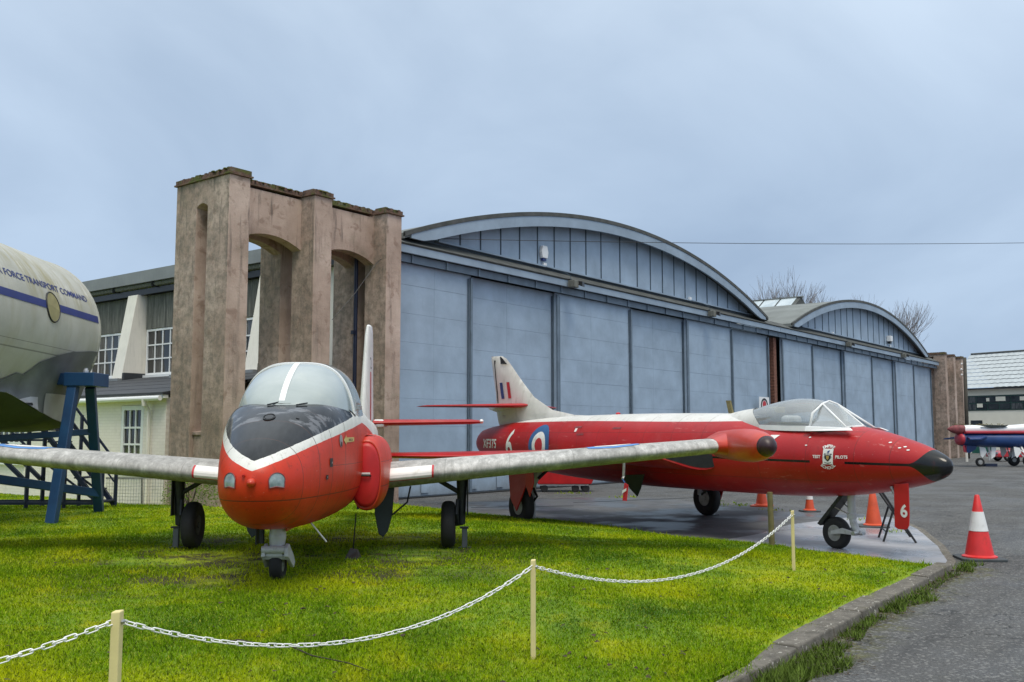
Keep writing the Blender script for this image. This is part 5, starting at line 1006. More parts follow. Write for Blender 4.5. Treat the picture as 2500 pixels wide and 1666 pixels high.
# canopy, windscreen, cockpit
HC_ = catmull([(-.50, 1.82, 1.90, .14), (-.22, 1.83, 2.06, .30), (.02, 1.84, 2.19, .40), (.22, 1.845, 2.275, .445), (.5, 1.85, 2.315, .47), (.8, 1.86, 2.31, .475), (1.2, 1.87, 2.255, .45), (1.6, 1.88, 2.17, .42)], 5)
def hc_at(s): return [s]+[float(np.interp(s, [q[0] for q in HC_], [q[i] for q in HC_])) for i in (1, 2, 3)]
def hc_ring(q, n=32, off=0, e=2.15):
    s, zb, zt, hw = q; return [(-s, (hw+off)*spow(math.cos(math.pi*k/(n-1)), 2/e), zb+(zt-zb+off)*abs(math.sin(math.pi*k/(n-1)))**(2/e)) for k in range(n)]
SA = .10
m = MB(); m.rings([hc_ring(hc_at(s)) for s in np.linspace(SA, 1.55, 22)], caps=False, closed=False); obj('canopy', m, MAT['glass'], hf, smooth=True)
def fair_row(v, n=32, e=2.15):
    P = []
    for k in range(n):
        a = math.pi*k/(n-1); s0 = 1.05+.50*abs(math.sin(a)); s = s0+(2.7-s0)*v; q = hc_at(min(s, 1.6)); f = max(0, (s-1.6)/1.1); hw = (q[3]+.014)*(1-.35*f); zt = q[2]+.012-(q[2]-2.06)*smoothstep(f*1.1); P.append((-s, hw*spow(math.cos(a), 2/e), q[1]-.04+(zt-q[1]+.04)*abs(math.sin(a))**(2/e)))
    return P
m = MB(); m.rings([fair_row(v) for v in np.linspace(0, 1, 14)], caps=False, closed=False); obj('canopy_fairing', m, MAT['finwhite'], hf, smooth=True)
for sg in (1, -1):
    m = MB(); rr = []
    for s in np.linspace(SA-.02, 1.12, 10): q = hc_at(s); rr.append([(-s, sg*(q[3]-.01), q[1]-.05), (-s, sg*(q[3]+.022), q[1]-.05), (-s, sg*(q[3]+.016), q[1]+.03), (-s, sg*(q[3]-.012), q[1]+.03)])
    m.rings(rr); obj('canopy_rail', m, MAT['white'], hf)
    # windscreen: flat side pane and its white surround
    A = Vector((-SA, sg*.43, 1.86)); B = Vector((-.05, sg*.17, 2.215)); Cc = Vector((.52, sg*.31, 1.845)); A2 = Vector((-.07, sg*.36, 2.07))
    m = MB(); m.add([A, A2, B, Cc], [(0, 1, 2, 3)]); obj('windscreen_quarter', m, MAT['glass'], hf)
    m = MB(); m.tube([A+Vector((0, 0, -.06)), A2+Vector((0, sg*.015, 0)), B, Vector((-.07, 0, 2.262))], [.02, .02, .018, .018], 8); m.tube([B, Cc], [.016, .018], 8); obj('windscreen_frame', m, MAT['white'], hf, smooth=True)
    m = MB(); P0 = [(-SA-.02, sg*.485, 1.79), (.70, sg*.395, 1.80), (.60, sg*.335, 1.845), (-SA-.02, sg*.455, 1.868)]; m.add([Vector(p)+Vector((0, sg*.035, 0)) for p in P0]+[Vector(p)-Vector((0, sg*.02, 0)) for p in P0], [(0, 1, 2, 3), (7, 6, 5, 4), (0, 4, 5, 1), (1, 5, 6, 2), (2, 6, 7, 3), (3, 7, 4, 0)]); obj('windscreen_sill', m, MAT['white'], hf, bevel=.01)
m = MB(); m.add([(-.05, -.17, 2.215), (-.05, 0, 2.25), (-.05, .17, 2.215), (.42, .24, 1.84), (.57, 0, 1.865), (.42, -.24, 1.84)], [(0, 1, 4, 5), (1, 2, 3, 4)]); obj('windscreen_front', m, MAT['glass'], hf); m = MB(); m.tube([(-.05, -.17, 2.215), (.42, -.24, 1.845)], .014, 6); m.tube([(-.05, .17, 2.215), (.42, .24, 1.845)], .014, 6); m.tube([(.42, -.25, 1.845), (.57, 0, 1.868), (.42, .25, 1.845)], .018, 6); obj('windscreen_strip', m, MAT['white'], hf)
m = MB(); m.hexa([(-.15, -.30, 1.80), (-.15, .30, 1.80), (.38, .22, 1.80), (.38, -.22, 1.80), (-.08, -.20, 1.95), (-.08, .20, 1.95), (.16, .15, 1.955), (.16, -.15, 1.955)]); obj('instrument_coaming', m, MAT['leg_dk'], hf, bevel=.03)
m = MB(); m.hexa([(-1.15, -.20, 1.75), (-1.15, .20, 1.75), (-.92, .20, 1.75), (-.92, -.20, 1.75), (-1.30, -.16, 2.16), (-1.30, .16, 2.16), (-1.14, .16, 2.18), (-1.14, -.16, 2.18)]); obj('ejection_seat', m, MAT['dkgreen'], hf, bevel=.03); m = MB(); m.box(-1.26, -1.10, -.12, .12, 2.0, 2.2); obj('headrest', m, MAT['cover'], hf, bevel=.02); obj('seat_cover', MB().box(-.95, -.78, -.17, .17, 1.75, 2.05), MAT['white_mark'], hf, bevel=.05)
decal('cockpit_floor', poly2d([[(-.50, -.30), (-.1, -.40), (1.50, -.40), (1.50, .40), (-.1, .40), (-.50, .30)]], .08), lambda u, v: (-u, v, HB.z_top(u, v)+.012), MAT['dark'], hf)
obj('cockpit_side', MB().box(-1.45, -.2, .33, .36, 1.86, 1.95), MAT['leg_dk'], hf)
# undercarriage: nose leg with trailing wheel
m = MB(); m.tube([(.30, 0, .86), (.30, 0, .50)], .058, 16); m.lathe([(.066, 0), (.072, .02), (.072, .07), (.06, .08)], (.30, 0, .47), (0, 0, 1), 16); m.tube([(.30, 0, .50), (.33, 0, .40), (.40, 0, .27)], [.05, .055, .05], 12); Nl = obj('nose_leg', m, MAT['leg_lt'], hf, smooth=40)
for sg in (1, -1):
    m = MB(); m.prism([(.44, .24), (.42, .29), (.20, .33), (-.02, .27), (-.03, .21), (.18, .24)], lambda u, v, t: (u, sg*t, v), .085, .115); obj('fork_arm', m, MAT['leg_lt'], Nl, bevel=.012)
m = MB(); m.tube([(.41, -.12, .265), (.41, .12, .265)], .035, 10); m.tube([(.44, 0, .26), (.50, 0, .27)], .03, 8); obj('fork_pivot', m, MAT['steel'], Nl, smooth=40)
wheel(hf, (0, 0, .235), (0, 1, 0), .245, .15, .125, 'nose_wheel')
m = MB(); m.hexa([(-.30, -.10, .36), (-.30, .10, .36), (-.24, .10, .33), (-.24, -.10, .33), (.16, -.10, .83), (.16, .10, .83), (.24, .10, .83), (.24, -.10, .83)]); obj('rear_door', m, MAT['leg_dk'], hf, bevel=.006); m = MB(); m.tube([(-.02, -.09, .66), (.28, -.05, .54)], .010, 6); m.tube([(.05, .09, .70), (.28, .05, .58)], .010, 6); obj('door_rod', m, MAT['steel'], hf)
m = MB(); m.prism([(1.26, 1.04), (1.50, 1.06), (1.495, .62), (1.48, .47), (1.455, .425), (1.41, .41), (1.30, .41), (1.245, .44), (1.25, .6)], lambda u, v, t: (u, t, v), -.235, -.215); ND = obj('nose_door', m, MAT['red_flat'], hf, bevel=.006)
decal('door_number', text2d('6', .24, 1.0, .03), lambda u, v: (1.355+u*1.0, -.240, .59+v), MAT['white_mark'], ND)
m = MB(); m.tube([(1.2, -.21, 1.0), (1.25, -.21, .90)], .025, 8); obj('door_hinge', m, MAT['steel'], hf)
m = MB(); m.prism([(2.20, 2.05), (2.30, 2.05), (2.38, 2.34), (2.28, 2.34)], lambda u, v, t: (-u, t, v), -.018, .018); obj('blade_aerial', m, MAT['wpost'], hf)
m = MB(); m.lathe([(.05, 0), (.05, .03), (.02, .05)], (-5.6, 0, 2.145), (0, 0, 1), 12); obj('spine_light', m, MAT['red_mark'], hf)
Mh = Matrix.Translation((14.96, 5.27, .006)) @ Matrix.Rotation(R(-112), 4, 'Z')
for (x_, y_), lb in (((-5.62, -2.05), 'grey prop post under the fighter axle beside the grass edge'), ((-5.62, 2.52), 'grey prop post under the fighter axle on the side towards the hangar')):
    p = Mh @ Vector((x_, y_, 0)); T = thing('prop_post', lb, 'post', (p.x, p.y, .006), R(-112), 'prop posts under the aircraft'); obj('post', MB().box(-.04, .04, -.04, .04, 0, .52), MAT['steel'], T, bevel=.005); obj('foot', MB().box(-.1, .1, -.1, .1, 0, .015), MAT['leg_dk'], T)
# pitot cover flag hanging below the fighter's wing
p = Mh @ Vector((-3.1, -1.75, 0)); T = thing('warning_flag', 'red warning flag with white band hanging below the fighter wing', 'flag', (p.x, p.y, .62), R(-112))
m = MB(); m.tube([(.0, .03, .78), (-.02, .02, .40), (0, -.02, .36)], .025, 8); obj('strut', m, MAT['steel'], T); m = MB(); m.tube([(0, -.02, .36), (.12, -.06, .30)], .01, 5); obj('cord', m, MAT['rblue'], T)
m = MB(); m.hexa([(.10, -.10, .0), (.24, -.12, .0), (.24, -.11, .0), (.10, -.09, .0), (.12, -.07, .30), (.25, -.09, .27), (.25, -.08, .27), (.12, -.06, .30)]); fl = obj('flag_cloth', m, MAT['red_mark'], T); m = MB(); m.add([(.105, -.112, .12), (.245, -.127, .17), (.248, -.122, .22), (.107, -.105, .17)], [(0, 1, 2, 3)]); obj('white_band', m, MAT['white_mark'], fl)
# ================================================================== TRANSPORT FUSELAGE on its trestle
Fh = Vector((math.cos(AZ), math.sin(AZ), 0))
tf = thing('transport_fuselage', 'cut fuselage section of a grimy cream transport aircraft with blue stripe', 'aircraft', Fh*19.2+RT*(-9.80)+Vector((0, 0, 3.72)), rot=(0, .0128, AZ))
bpy.context.view_layer.update()
Mt = tf.matrix_world.copy(); Mti = Mt.inverted(); RC = 1.55
def cyl_hit(px, py, r=RC):
    o = Mti @ CAMP; d = Mti.to_3x3() @ ray(px, py); a = d.y**2+d.z**2; b = o.y*d.y+o.z*d.z; c = o.y**2+o.z**2-r*r; D = b*b-a*c
    if D < 0: D = 0
    t = (-b-math.sqrt(D))/a; p = o+d*t; return p.x, math.atan2(p.z, -p.y)
def cyl(x, th, off=0.0): return (x, -(RC+off)*math.cos(th), (RC+off)*math.sin(th))
m = MB(); m.rings([[cyl(x, 2*math.pi*k/64) for k in range(64)] for x in np.linspace(-10, 0, 11)], caps=True); obj('fuselage_skin', m, MAT['comet'], tf, smooth=40)
m = MB(); m.rings([[cyl(x, 2*math.pi*k/64, o_) for k in range(64)] for x, o_ in ((-.07, .001), (-.065, .012), (.012, .012), (.014, -.05))], caps=False); obj('end_frame', m, MAT['comet'], tf)
h0 = cyl_hit(112, 734); h1_ = cyl_hit(113, 752); tA, tB = h0[1], h1_[1]
m = MB(); m.rings([[cyl(x, tB+(tA-tB)*k/6, .006) for k in range(7)] for x in np.linspace(-10, -.01, 40)], caps=False, closed=False); obj('stripe', m, MAT['navy'], tf, smooth=True)
# lettering
xa, ta = cyl_hit(11.5, 668.6); xd, td = cyl_hit(214, 740); xt, tt = cyl_hit(210.5, 726.7); xt2, tt2 = cyl_hit(5, 652)
th0 = (ta+td)/2; cap = RC*((tt-td)+(tt2-ta))/2
v2, f2 = text2d('FORCE TRANSPORT COMMAND', 1.0, 1.0, .012, step=9); wF = max(v[0] for v in v2)-min(v[0] for v in v2)
v2, f2 = text2d('ROYAL AIR FORCE TRANSPORT COMMAND', 1.0, 1.0, .012, step=9); wx = max(v[0] for v in v2); sx = (xd-xa)/wF; sy = cap/.70
LT = obj('lettering', MB().box(-9.9, -9.88, -.01, .01, 1.50, 1.52), MAT['navy'], tf)
px_ = 0.0
for word in ('ROYAL ', 'AIR ', 'FORCE ', 'TRANSPORT ', 'COMMAND'):
    full = 'ROYAL AIR FORCE TRANSPORT COMMAND'; pre = full[:full.index(word)]
    va, fa_ = text2d(full[:full.index(word)+len(word.strip())], 1.0, 1.0, .012, step=9); e1 = max(v[0] for v in va); vb, fb_ = text2d(word.strip(), 1.0, 1.0, .012, step=9); e2 = max(v[0] for v in vb)
    decal('word', (vb, fb_), lambda u, v, sh=e1-e2: cyl(xd-(wx-(u+sh))*sx, th0+v*sy/RC, .006), MAT['navy'], LT)
xw, tw = cyl_hit(129, 750); m = MB(); m.add([cyl(xw+.235*math.cos(a)*1.0, tw+.27/RC*math.sin(a), .016) for a in np.linspace(0, 2*math.pi, 33)[:-1]], [tuple(range(32))]); W = obj('window_cover', m, MAT['cover'], tf)
m = MB(); m.tube([cyl(xw+.24*math.cos(a), tw+.275/RC*math.sin(a), .012) for a in np.linspace(0, 2*math.pi, 33)], .014, 6); obj('window_rim', m, MAT['leg_dk'], W)
# wing-root fairing sweeping down to a hard lower edge
bp = [cyl_hit(*q) for q in ((0, 958), (17, 927), (46, 902), (76, 889), (107, 879.5), (138, 868), (172, 859), (229, 857.5))]
bx = [q[0] for q in bp]; bt = [q[1] for q in bp]; bx, bt = zip(*sorted(zip(bx, bt)))
rr = []; low = []
for x in np.linspace(-8.5, -.02, 34):
    t = float(np.interp(x, bx, bt)); t = t if x >= bx[0] else bt[0]+.0*(x-bx[0]); P0 = Vector(cyl(x, t, .018)); P1 = Vector(cyl(x, t-.35, .05))
    P2 = Vector((x, float(np.interp(x, [-8, -3.3, 0], [-1.75, -1.47, -1.03])), float(np.interp(x, [-8, -3.3, -1, 0], [-1.15, -1.33, -1.70, -1.80])))); P1 = P1.lerp(P2, .25)
    rr.append([P0*(1-u)**2+P1*2*u*(1-u)+P2*u*u for u in np.linspace(0, 1, 14)]); low.append(P2)
m = MB(); m.rings(rr, caps=False, closed=False); FA = obj('root_fairing', m, MAT['fairing'], tf, smooth=True)
m = MB(); m.rings([[p+Vector((0, -.012, .006)) for p in r[9:]] for r in rr if -3.6 < r[0].x < -1.75], caps=False, closed=False); obj('silver_panel', m, MAT['cmetal'], FA, smooth=True)
m = MB(); m.rings([[p+Vector((0, -.012, .006)) for p in r[8:]] for r in rr if -1.72 < r[0].x < -.42], caps=False, closed=False); obj('silver_panel', m, MAT['cmetal'], FA, smooth=True)
m = MB(); m.rings([[p+Vector((.0, -.03, .0)) for p in (r[11], r[12])] for r in rr if -3.1 < r[0].x < -1.9], caps=False, closed=False); obj('slot', m, MAT['black'], FA)
m = MB(); m.rings([[Vector((p.x, p.y*(1-u), p.z+(-1.93-p.z)*(1-(1-u)**2.2))) for u in np.linspace(0, 1, 10)] for p in low], caps=False, closed=False); obj('belly', m, MAT['belly'], tf, smooth=True)
m = MB(); m.rings([[Vector((p.x, -p.y*u, -1.93+(p.z+1.93)*u**2.2)) for u in np.linspace(0, 1, 10)]+[Vector((p.x, 1.54, -.2))] for p in low], caps=False, closed=False); obj('belly', m, MAT['belly'], tf, smooth=True)
m = MB(); q = low[-1]; m.add([(0.0, -1.50, -.35), (0, q.y, q.z), (0, 0, -1.93), (0, -q.y, q.z), (0, 1.5, -.35)], [(0, 1, 2, 3, 4)]); obj('end_plate', m, MAT['fairing'], tf)
# trestle
hd = Fh*18.1+RT*(-8.02); hz = 2.78; gz = lambda v: lawn_h(v.x, v.y)
TR = thing('trestle', 'dark blue steel trestle holding up the transport fuselage', 'trestle', (hd.x, hd.y, gz(hd)), AZ)
bpy.context.view_layer.update(); TRi = TR.matrix_world.inverted(); L_ = lambda p: TRi @ Vector(p)
def lb(a, b, wx, wz, nm, up=(0, 0, 1)): return obj(nm, MB().bar(L_(a), L_(b), wx, wz, up), MAT['tblue'], TR, bevel=.012)
zt = hz-.13; c0 = Vector((hd.x, hd.y, hz)); lf = -RT
obj('head_block', MB().box(-.34, .34, -.30, .26, hz-.14-gz(hd), hz+.11-gz(hd)), MAT['tblue'], TR, bevel=.012)
A_ = atz(125, 1276, .20); B_ = atz(242, 1252, .18); A_.z = gz(A_)-.03; B_.z = gz(B_)-.03
topA = c0-Fh*.22+lf*.12-Vector((0, 0, .13)); topB = c0+Fh*.22-lf*.0-Vector((0, 0, .13)); far = lf*2.9
for a, t in ((A_, topA), (B_, topB)): lb(a, t, .17, .17, 'leg'); lb(a+far+Vector((0, 0, gz(a+far)-gz(a))), t+far, .17, .17, 'leg')
obj('head_beam', MB().bar(L_(c0+lf*.34), L_(c0+far+lf*.3), .28, .22), MAT['tblue'], TR, bevel=.01)
def on_leg(a, t, u): return a.lerp(t, u)
lb(on_leg(A_, topA, .60)+far*.55, on_leg(B_, topB, .66), .10, .12, 'brace'); lb(on_leg(A_, topA, .33)+far*.45, on_leg(B_, topB, .17), .16, .16, 'brace'); lb(on_leg(A_, topA, .42), on_leg(B_, topB, .45), .10, .10, 'cross_bar'); lb(on_leg(A_, topA, .30)+far, on_leg(A_, topA, .33)+far*.45, .08, .08, 'brace')
m = MB(); m.lathe([(.05, 0), (.05, .06), (.035, .07), (.035, .10), (.0, .10)], L_(c0+Vector((0, 0, .11))), (0, 0, 1), 10); obj('jack_pad', m, MAT['cmetal'], TR)
# access steps behind
sb = Fh*21.0+RT*(-8.75); ST = thing('access_steps', 'dark blue steel access steps with handrails behind the trestle', 'steps', (sb.x, sb.y, gz(sb)), AZ-math.pi/2)
def sbar(a, b, w_, nm='rail'): return obj(nm, MB().bar(a, b, w_, w_), MAT['sblue'], ST)
for y_ in (-.35, .35):
    sbar((.05, y_, .02), (-1.55, y_, 2.05), .09, 'stringer'); sbar((.05, y_, .95), (-1.2, y_, 2.55), .045, 'handrail'); sbar((.05, y_, .5), (-1.4, y_, 2.32), .03, 'handrail'); sbar((.05, y_, 0), (.05, y_, .97), .06, 'post'); sbar((-.75, y_, .02), (-.75, y_, 2.0), .06, 'post'); sbar((-1.55, y_, .02), (-1.55, y_, 2.1), .07, 'post'); sbar((.05, y_, .12), (-1.55, y_, .12), .06, 'base_rail'); sbar((-.05, y_, .15), (-1.5, y_, 1.2), .04, 'brace')
    sbar((-1.55, y_, .12), (-3.2, y_, .12), .06, 'base_rail'); sbar((-3.2, y_, .02), (-3.2, y_, 2.0), .06, 'post'); sbar((-1.6, y_, .6), (-3.1, y_, 2.0), .08, 'stringer'); sbar((-1.6, y_, 1.0), (-2.7, y_, 2.0), .045, 'handrail'); sbar((-1.55, y_, 1.45), (-3.2, y_, 1.45), .045, 'rail'); sbar((-1.55, y_, 1.0), (-3.2, y_, 1.0), .03, 'rail')
for k in range(8): u = (k+.5)/8; obj('tread', MB().box(.05-1.6*u-.12, .05-1.6*u+.12, -.33, .33, .02+2.03*u-.015, .02+2.03*u+.015), MAT['sblue'], ST)
fb = Fh*21.6+RT*(-9.0); FP = thing('mesh_fence_panel', 'low pale wire mesh panel on the grass behind the steps', 'fence', (fb.x, fb.y, gz(fb)), AZ-math.pi/2); m = MB()
for k in range(22): m.tube([(k*.06, 0, 0), (k*.06, 0, .62)], .004, 4)
for k in range(9): m.tube([(0, 0, k*.075), (1.27, 0, k*.075)], .004, 4)
obj('wire_mesh', m, MAT['steel'], FP); obj('frame', MB().box(-.02, 1.29, -.015, .015, .62, .65), MAT['steel'], FP)

# ================================================================== RED TROLLEY behind the fighter
p = atz(1395, 1200, 0); p2 = atz(1462, 1196, 0); TL = thing('red_trolley', 'low red trolley on black castors behind the fighter', 'trolley', (p.x, p.y, 0), math.atan2(RT.y, RT.x))
m = MB(); m.hexa([(-1.05, -.45, .24), (.58, -.45, .24), (.58, .45, .24), (-1.05, .45, .24), (-1.1, -.5, .66), (.76, -.5, .60), (.76, .5, .60), (-1.1, .5, .66)]); obj('tray', m, MAT['red_flat'], TL, bevel=.02); obj('chassis', MB().box(-1.0, .5, -.38, .38, .19, .238), MAT['white_mark'], TL)
for x_, y_ in ((-.85, -.33), (.10, -.33), (.42, -.33), (-.85, .33), (.42, .33)): 
    m = MB(); m.lathe([(.02, -.05), (.10, -.05), (.115, -.03), (.115, .03), (.10, .05), (.02, .05)], (x_, y_, .115), (0, 1, 0), 16); obj('castor', m, MAT['tyre'], TL, smooth=40)

# ================================================================== FOLDING STAND under the fighter's nose
fs4 = [atz(*q, 0.006) for q in ((2145, 1313), (2157, 1323), (2223, 1312), (2237, 1326))]; c = sum(fs4, Vector())/4; SD = thing('folding_stand', 'black folding metal frame standing under the fighter nose', 'stand', (c.x, c.y, .006), 0)
fs4 = [q-c for q in fs4]; 
for q in fs4: q.z = 0
r3 = RT*1.0; topL = [q.lerp(q2, .5) for q, q2 in ((fs4[0], fs4[2]), (fs4[1], fs4[3]))]
for i in (0, 1):
    back = fs4[2+i]; front = fs4[i]; top = Vector((front.x, front.y, 0))+(front-back)*(.05)+Vector((0, 0, .86)); m = MB(); m.tube([back, top], .018, 8); obj('leg', m, MAT['leg_dk'], SD); mid = back.lerp(top, .62); m = MB(); m.tube([front, mid], .018, 8); obj('leg', m, MAT['leg_dk'], SD)
b0, b1 = fs4[2], fs4[3]; t0 = fs4[0]+(fs4[0]-b0)*.05+Vector((0, 0, .86)); t1 = fs4[1]+(fs4[1]-b1)*.05+Vector((0, 0, .86))
m = MB(); m.tube([b0.lerp(t0, .62), b1.lerp(t1, .62)], .022, 8); m.tube([b0.lerp(t0, .35), b1.lerp(t1, .35)], .014, 8); m.tube([t0, t1], .016, 8); m.tube([fs4[0].lerp(b0.lerp(t0, .62), .3), fs4[1].lerp(b1.lerp(t1, .62), .3)], .012, 8); obj('cross_bar', m, MAT['leg_dk'], SD)
m = MB(); m.add([b0.lerp(t0, .66), b1.lerp(t1, .66), t1, t0], [(0, 1, 2, 3)]); o = obj('panel', m, MAT['fairing'], SD); q = o.modifiers.new('s', 'SOLIDIFY'); q.thickness = .015

# ================================================================== CONES
def cone(loc, h, label, bands, base='rubber', body='cone_red', wr=.30, rz=0.0, bw=.66):
    T = thing('traffic_cone', label, 'traffic cone', loc, rz, 'traffic cones around the fighter'); b = h*bw
    m = MB(); m.prism([(-b/2, -b/2+.06), (-b/2+.06, -b/2), (b/2-.06, -b/2), (b/2, -b/2+.06), (b/2, b/2-.06), (b/2-.06, b/2), (-b/2+.06, b/2), (-b/2, b/2-.06)], lambda u, v, t: (u, v, t), 0, .035); obj('base', m, MAT[base], T, bevel=.008)
    rb = wr*h/2*1.12; rt = .028; Rr = lambda z: rb+(rt-rb)*(z/h)
    m = MB(); m.lathe([(rb+.03, .035), (rb+.03, .05), (Rr(.06), .07), (Rr(h*.5), h*.5), (rt+.004, h-.012), (rt-.006, h), (.012, h)], (0, 0, 0), (0, 0, 1), 28); obj('cone_body', m, MAT[body], T, smooth=35)
    for z0, z1 in bands:
        m = MB(); m.lathe([(Rr(h*z0)-.002, h*z0), (Rr(h*z0)+.0045, h*z0+.002), (Rr(h*z1)+.0045, h*z1-.002), (Rr(h*z1)-.002, h*z1)], (0, 0, 0), (0, 0, 1), 28); obj('sleeve', m, MAT['cone_wh'], T, smooth=30)
    return T
p = atz(2392, 1366, 0); cone((p.x, p.y, 0), .90, 'tall red cone with white sleeve standing alone on the tarmac beyond the kerb end', [(.44, .74)], wr=.40, rz=.5)
p = atz(2133, 1287, 0); cone((p.x, p.y, 0), .80, 'plain faded orange cone beyond the fighter nose wheel', [], body='cone_or', wr=.36, rz=.3, bw=.72)
p = atz(1977, 1250, 0); cone((p.x, p.y, 0), .62, 'short red cone with white top half behind the fighter nose leg', [(.45, .86)], body='cone_or', wr=.33, rz=.8)
p = atz(1860, 1237, 0); cone((p.x, p.y, 0), .75, 'red cone whose top is hidden by the fighter belly near the far main wheel', [(.5, .8)], body='cone_or', base='cone_or', wr=.36, rz=.2)

# ================================================================== STAKES AND CHAINS
sp = [Vector((-.35, 4.85, 0)), Vector((2.62, 4.47, 0)), Vector((5.69, 4.22, 0)), Vector((11.22, 4.48, 0))]
labs = ['pale yellow wooden stake carrying the chain nearest the transport fuselage', 'thick pale yellow wooden stake near the twig on the lawn, with chains on both sides', 'pale yellow wooden stake in mid lawn between the two long chain spans', 'pale yellow wooden stake at the end of the chain, beside the mossy timber post']
tops = []
for i, (q, lb_) in enumerate(zip(sp, labs)):
    z = lawn_h(q.x, q.y); h = .70 if i else .7; T = thing('stake', lb_, 'stake', (q.x, q.y, z), R((0, 34, 30, 12)[i]), 'yellow stakes carrying the chain')
    wd = .046 if i == 1 else .036; m = MB(); m.hexa([(-wd/2, -wd/2, -.1), (wd/2, -wd/2, -.1), (wd/2, wd/2, -.1), (-wd/2, wd/2, -.1), (-wd/2-.002+.008*(i-1), -wd/2, h), (wd/2+.002+.008*(i-1), -wd/2, h+.004), (wd/2+.008*(i-1), wd/2, h), (-wd/2+.008*(i-1), wd/2, h-.004)]); obj('shaft', m, MAT['stake'], T, bevel=.006); m = MB(); m.lathe([(.012, 0), (.012, .012), (.004, .018)], (0, -wd/2, h-.05), (0, -1, 0), 8); obj('screw', m, MAT['steel'], T); tops.append(Vector((q.x, q.y, z+h-.045)))
q = Vector((13.94, 5.89, 0)); z = lawn_h(q.x, q.y); m = MB(); m.tube([(q.x, q.y, z-.1), (q.x-.01, q.y+.01, z+.80)], [.045, .04], 10); tag(obj('timber_post', m, MAT['wpost'], smooth=40), 'mossy green round timber post at the lawn corner by the fighter', 'post')
# one link, shared
lk = MB(); pth = []
for k in range(10):
    a = 2*math.pi*k/10; pth.append((.020*math.copysign(1, math.cos(a))*(1 if abs(math.cos(a)) > .2 else 0)+.012*math.cos(a), .0118*math.sin(a), 0))
n4 = 4; rings = []
for k in range(10):
    p0 = Vector(pth[k]); tn = (Vector(pth[(k+1) % 10])-Vector(pth[k-1])).normalized(); u = Vector((0, 0, 1)); v = tn.cross(u); rings.append([p0+(u*math.cos(2*math.pi*j/n4+.78)+v*math.sin(2*math.pi*j/n4+.78))*.0040 for j in range(n4)])
for k in range(10):
    o = len(lk.v)
lk.v = [tuple(p) for r in rings for p in r]; lk.f = [(k*n4+j, k*n4+(j+1) % n4, ((k+1) % 10)*n4+(j+1) % n4, ((k+1) % 10)*n4+j) for k in range(10) for j in range(n4)]
lme = lk.mesh('link', True); lme.materials.append(MAT['chain'])
def chain(a, b, sag, label):
    CH = thing('plastic_chain', label, 'chain', a, 0, 'white chains slung between the stakes'); P = []
    for t in np.linspace(0, 1, 400):
        p = a.lerp(b, t); p.z -= sag*4*t*(1-t); P.append(p)
    acc = 0; step = .050; nx = step/2; i = 0
    for p0, p1 in zip(P[:-1], P[1:]):
        L = (p1-p0).length
        while acc+L > nx:
            u = (nx-acc)/L; c = p0.lerp(p1, u); d = (p1-p0).normalized(); q = d.to_track_quat('X', 'Z'); o = bpy.data.objects.new('link', lme); COL.objects.link(o); o.parent = CH; o.location = c-a; o.rotation_mode = 'QUATERNION'
            from mathutils import Quaternion
            o.rotation_quaternion = q @ Quaternion((1, 0, 0), (0.5 if i % 2 else 0.5+math.pi/2)+.25*math.sin(i*1.7)); i += 1; nx += step
        acc += L
chain(tops[1], tops[0], .20, 'white plastic chain running from the thick stake away towards the transport fuselage')
chain(tops[1], tops[2], .30, 'white plastic chain sagging between the thick stake and the mid lawn stake')
chain(tops[2], tops[3], .37, 'white plastic chain sagging between the mid lawn stake and the end stake')

# ================================================================== BACKGROUND AIRCRAFT (tail of a blue, white and red jet)
bo = atd(2315, 1061, 53); BJ = thing('parked_jet', 'white red and blue jet parked tail first beyond the apron', 'aircraft', (bo.x, bo.y, 0), math.atan2(RT.y, RT.x)); k_ = 53/FPX
X_ = lambda px: (px-2315)*k_
Z_ = lambda py: 1.75+(1061-py)*k_
def lo(st, mat, nm, n=24, yc=0.0, e=2.6):
    m = MB(); rr = []
    for x, zb, zt, hw in catmull(st, 4): rr.append(ring_pts(x, (zb+zt)/2, hw, (zt-zb)/2, (zt-zb)/2, e, n, yc))
    m.rings(rr); return obj(nm, m, MAT[mat], BJ, smooth=50)
lo([(X_(2338), 1.25, 1.75, .3), (X_(2345), 1.12, 1.82, .5), (X_(2360), 1.08, 1.84, .56), (X_(2420), 1.05, 1.83, .62), (X_(2500), .98, 1.83, .68), (8.5, .95, 1.85, .7), (12, 1.1, 1.9, .6), (15, 1.35, 1.75, .2)], 'jblue', 'lower_fuselage'); lo([(X_(2335), 1.35, 1.60, .2), (X_(2339), 1.18, 1.78, .46), (X_(2347), 1.13, 1.815, .515)], 'jred', 'exhaust_ring')
lo([(X_(2349), 1.78, 2.22, .40), (X_(2370), 1.78, 2.26, .46), (X_(2430), 1.80, 2.22, .5), (X_(2500), 1.80, 2.32, .52), (7, 1.8, 2.6, .55), (10, 1.8, 2.6, .5), (12, 1.8, 2.3, .4)], 'white', 'upper_fuselage'); lo([(X_(2313), 2.02, 2.06, .02), (X_(2322), 1.88, 2.18, .16), (X_(2336), 1.76, 2.27, .3), (X_(2350), 1.77, 2.26, .40)], 'jdull', 'tail_cone')
m = MB(); m.rings([ring_pts(x, 1.86, .61, .075, .075, 6, 16) for x in (X_(2347), X_(2400), X_(2500), 10)]); obj('red_stripe', m, MAT['jred'], BJ)
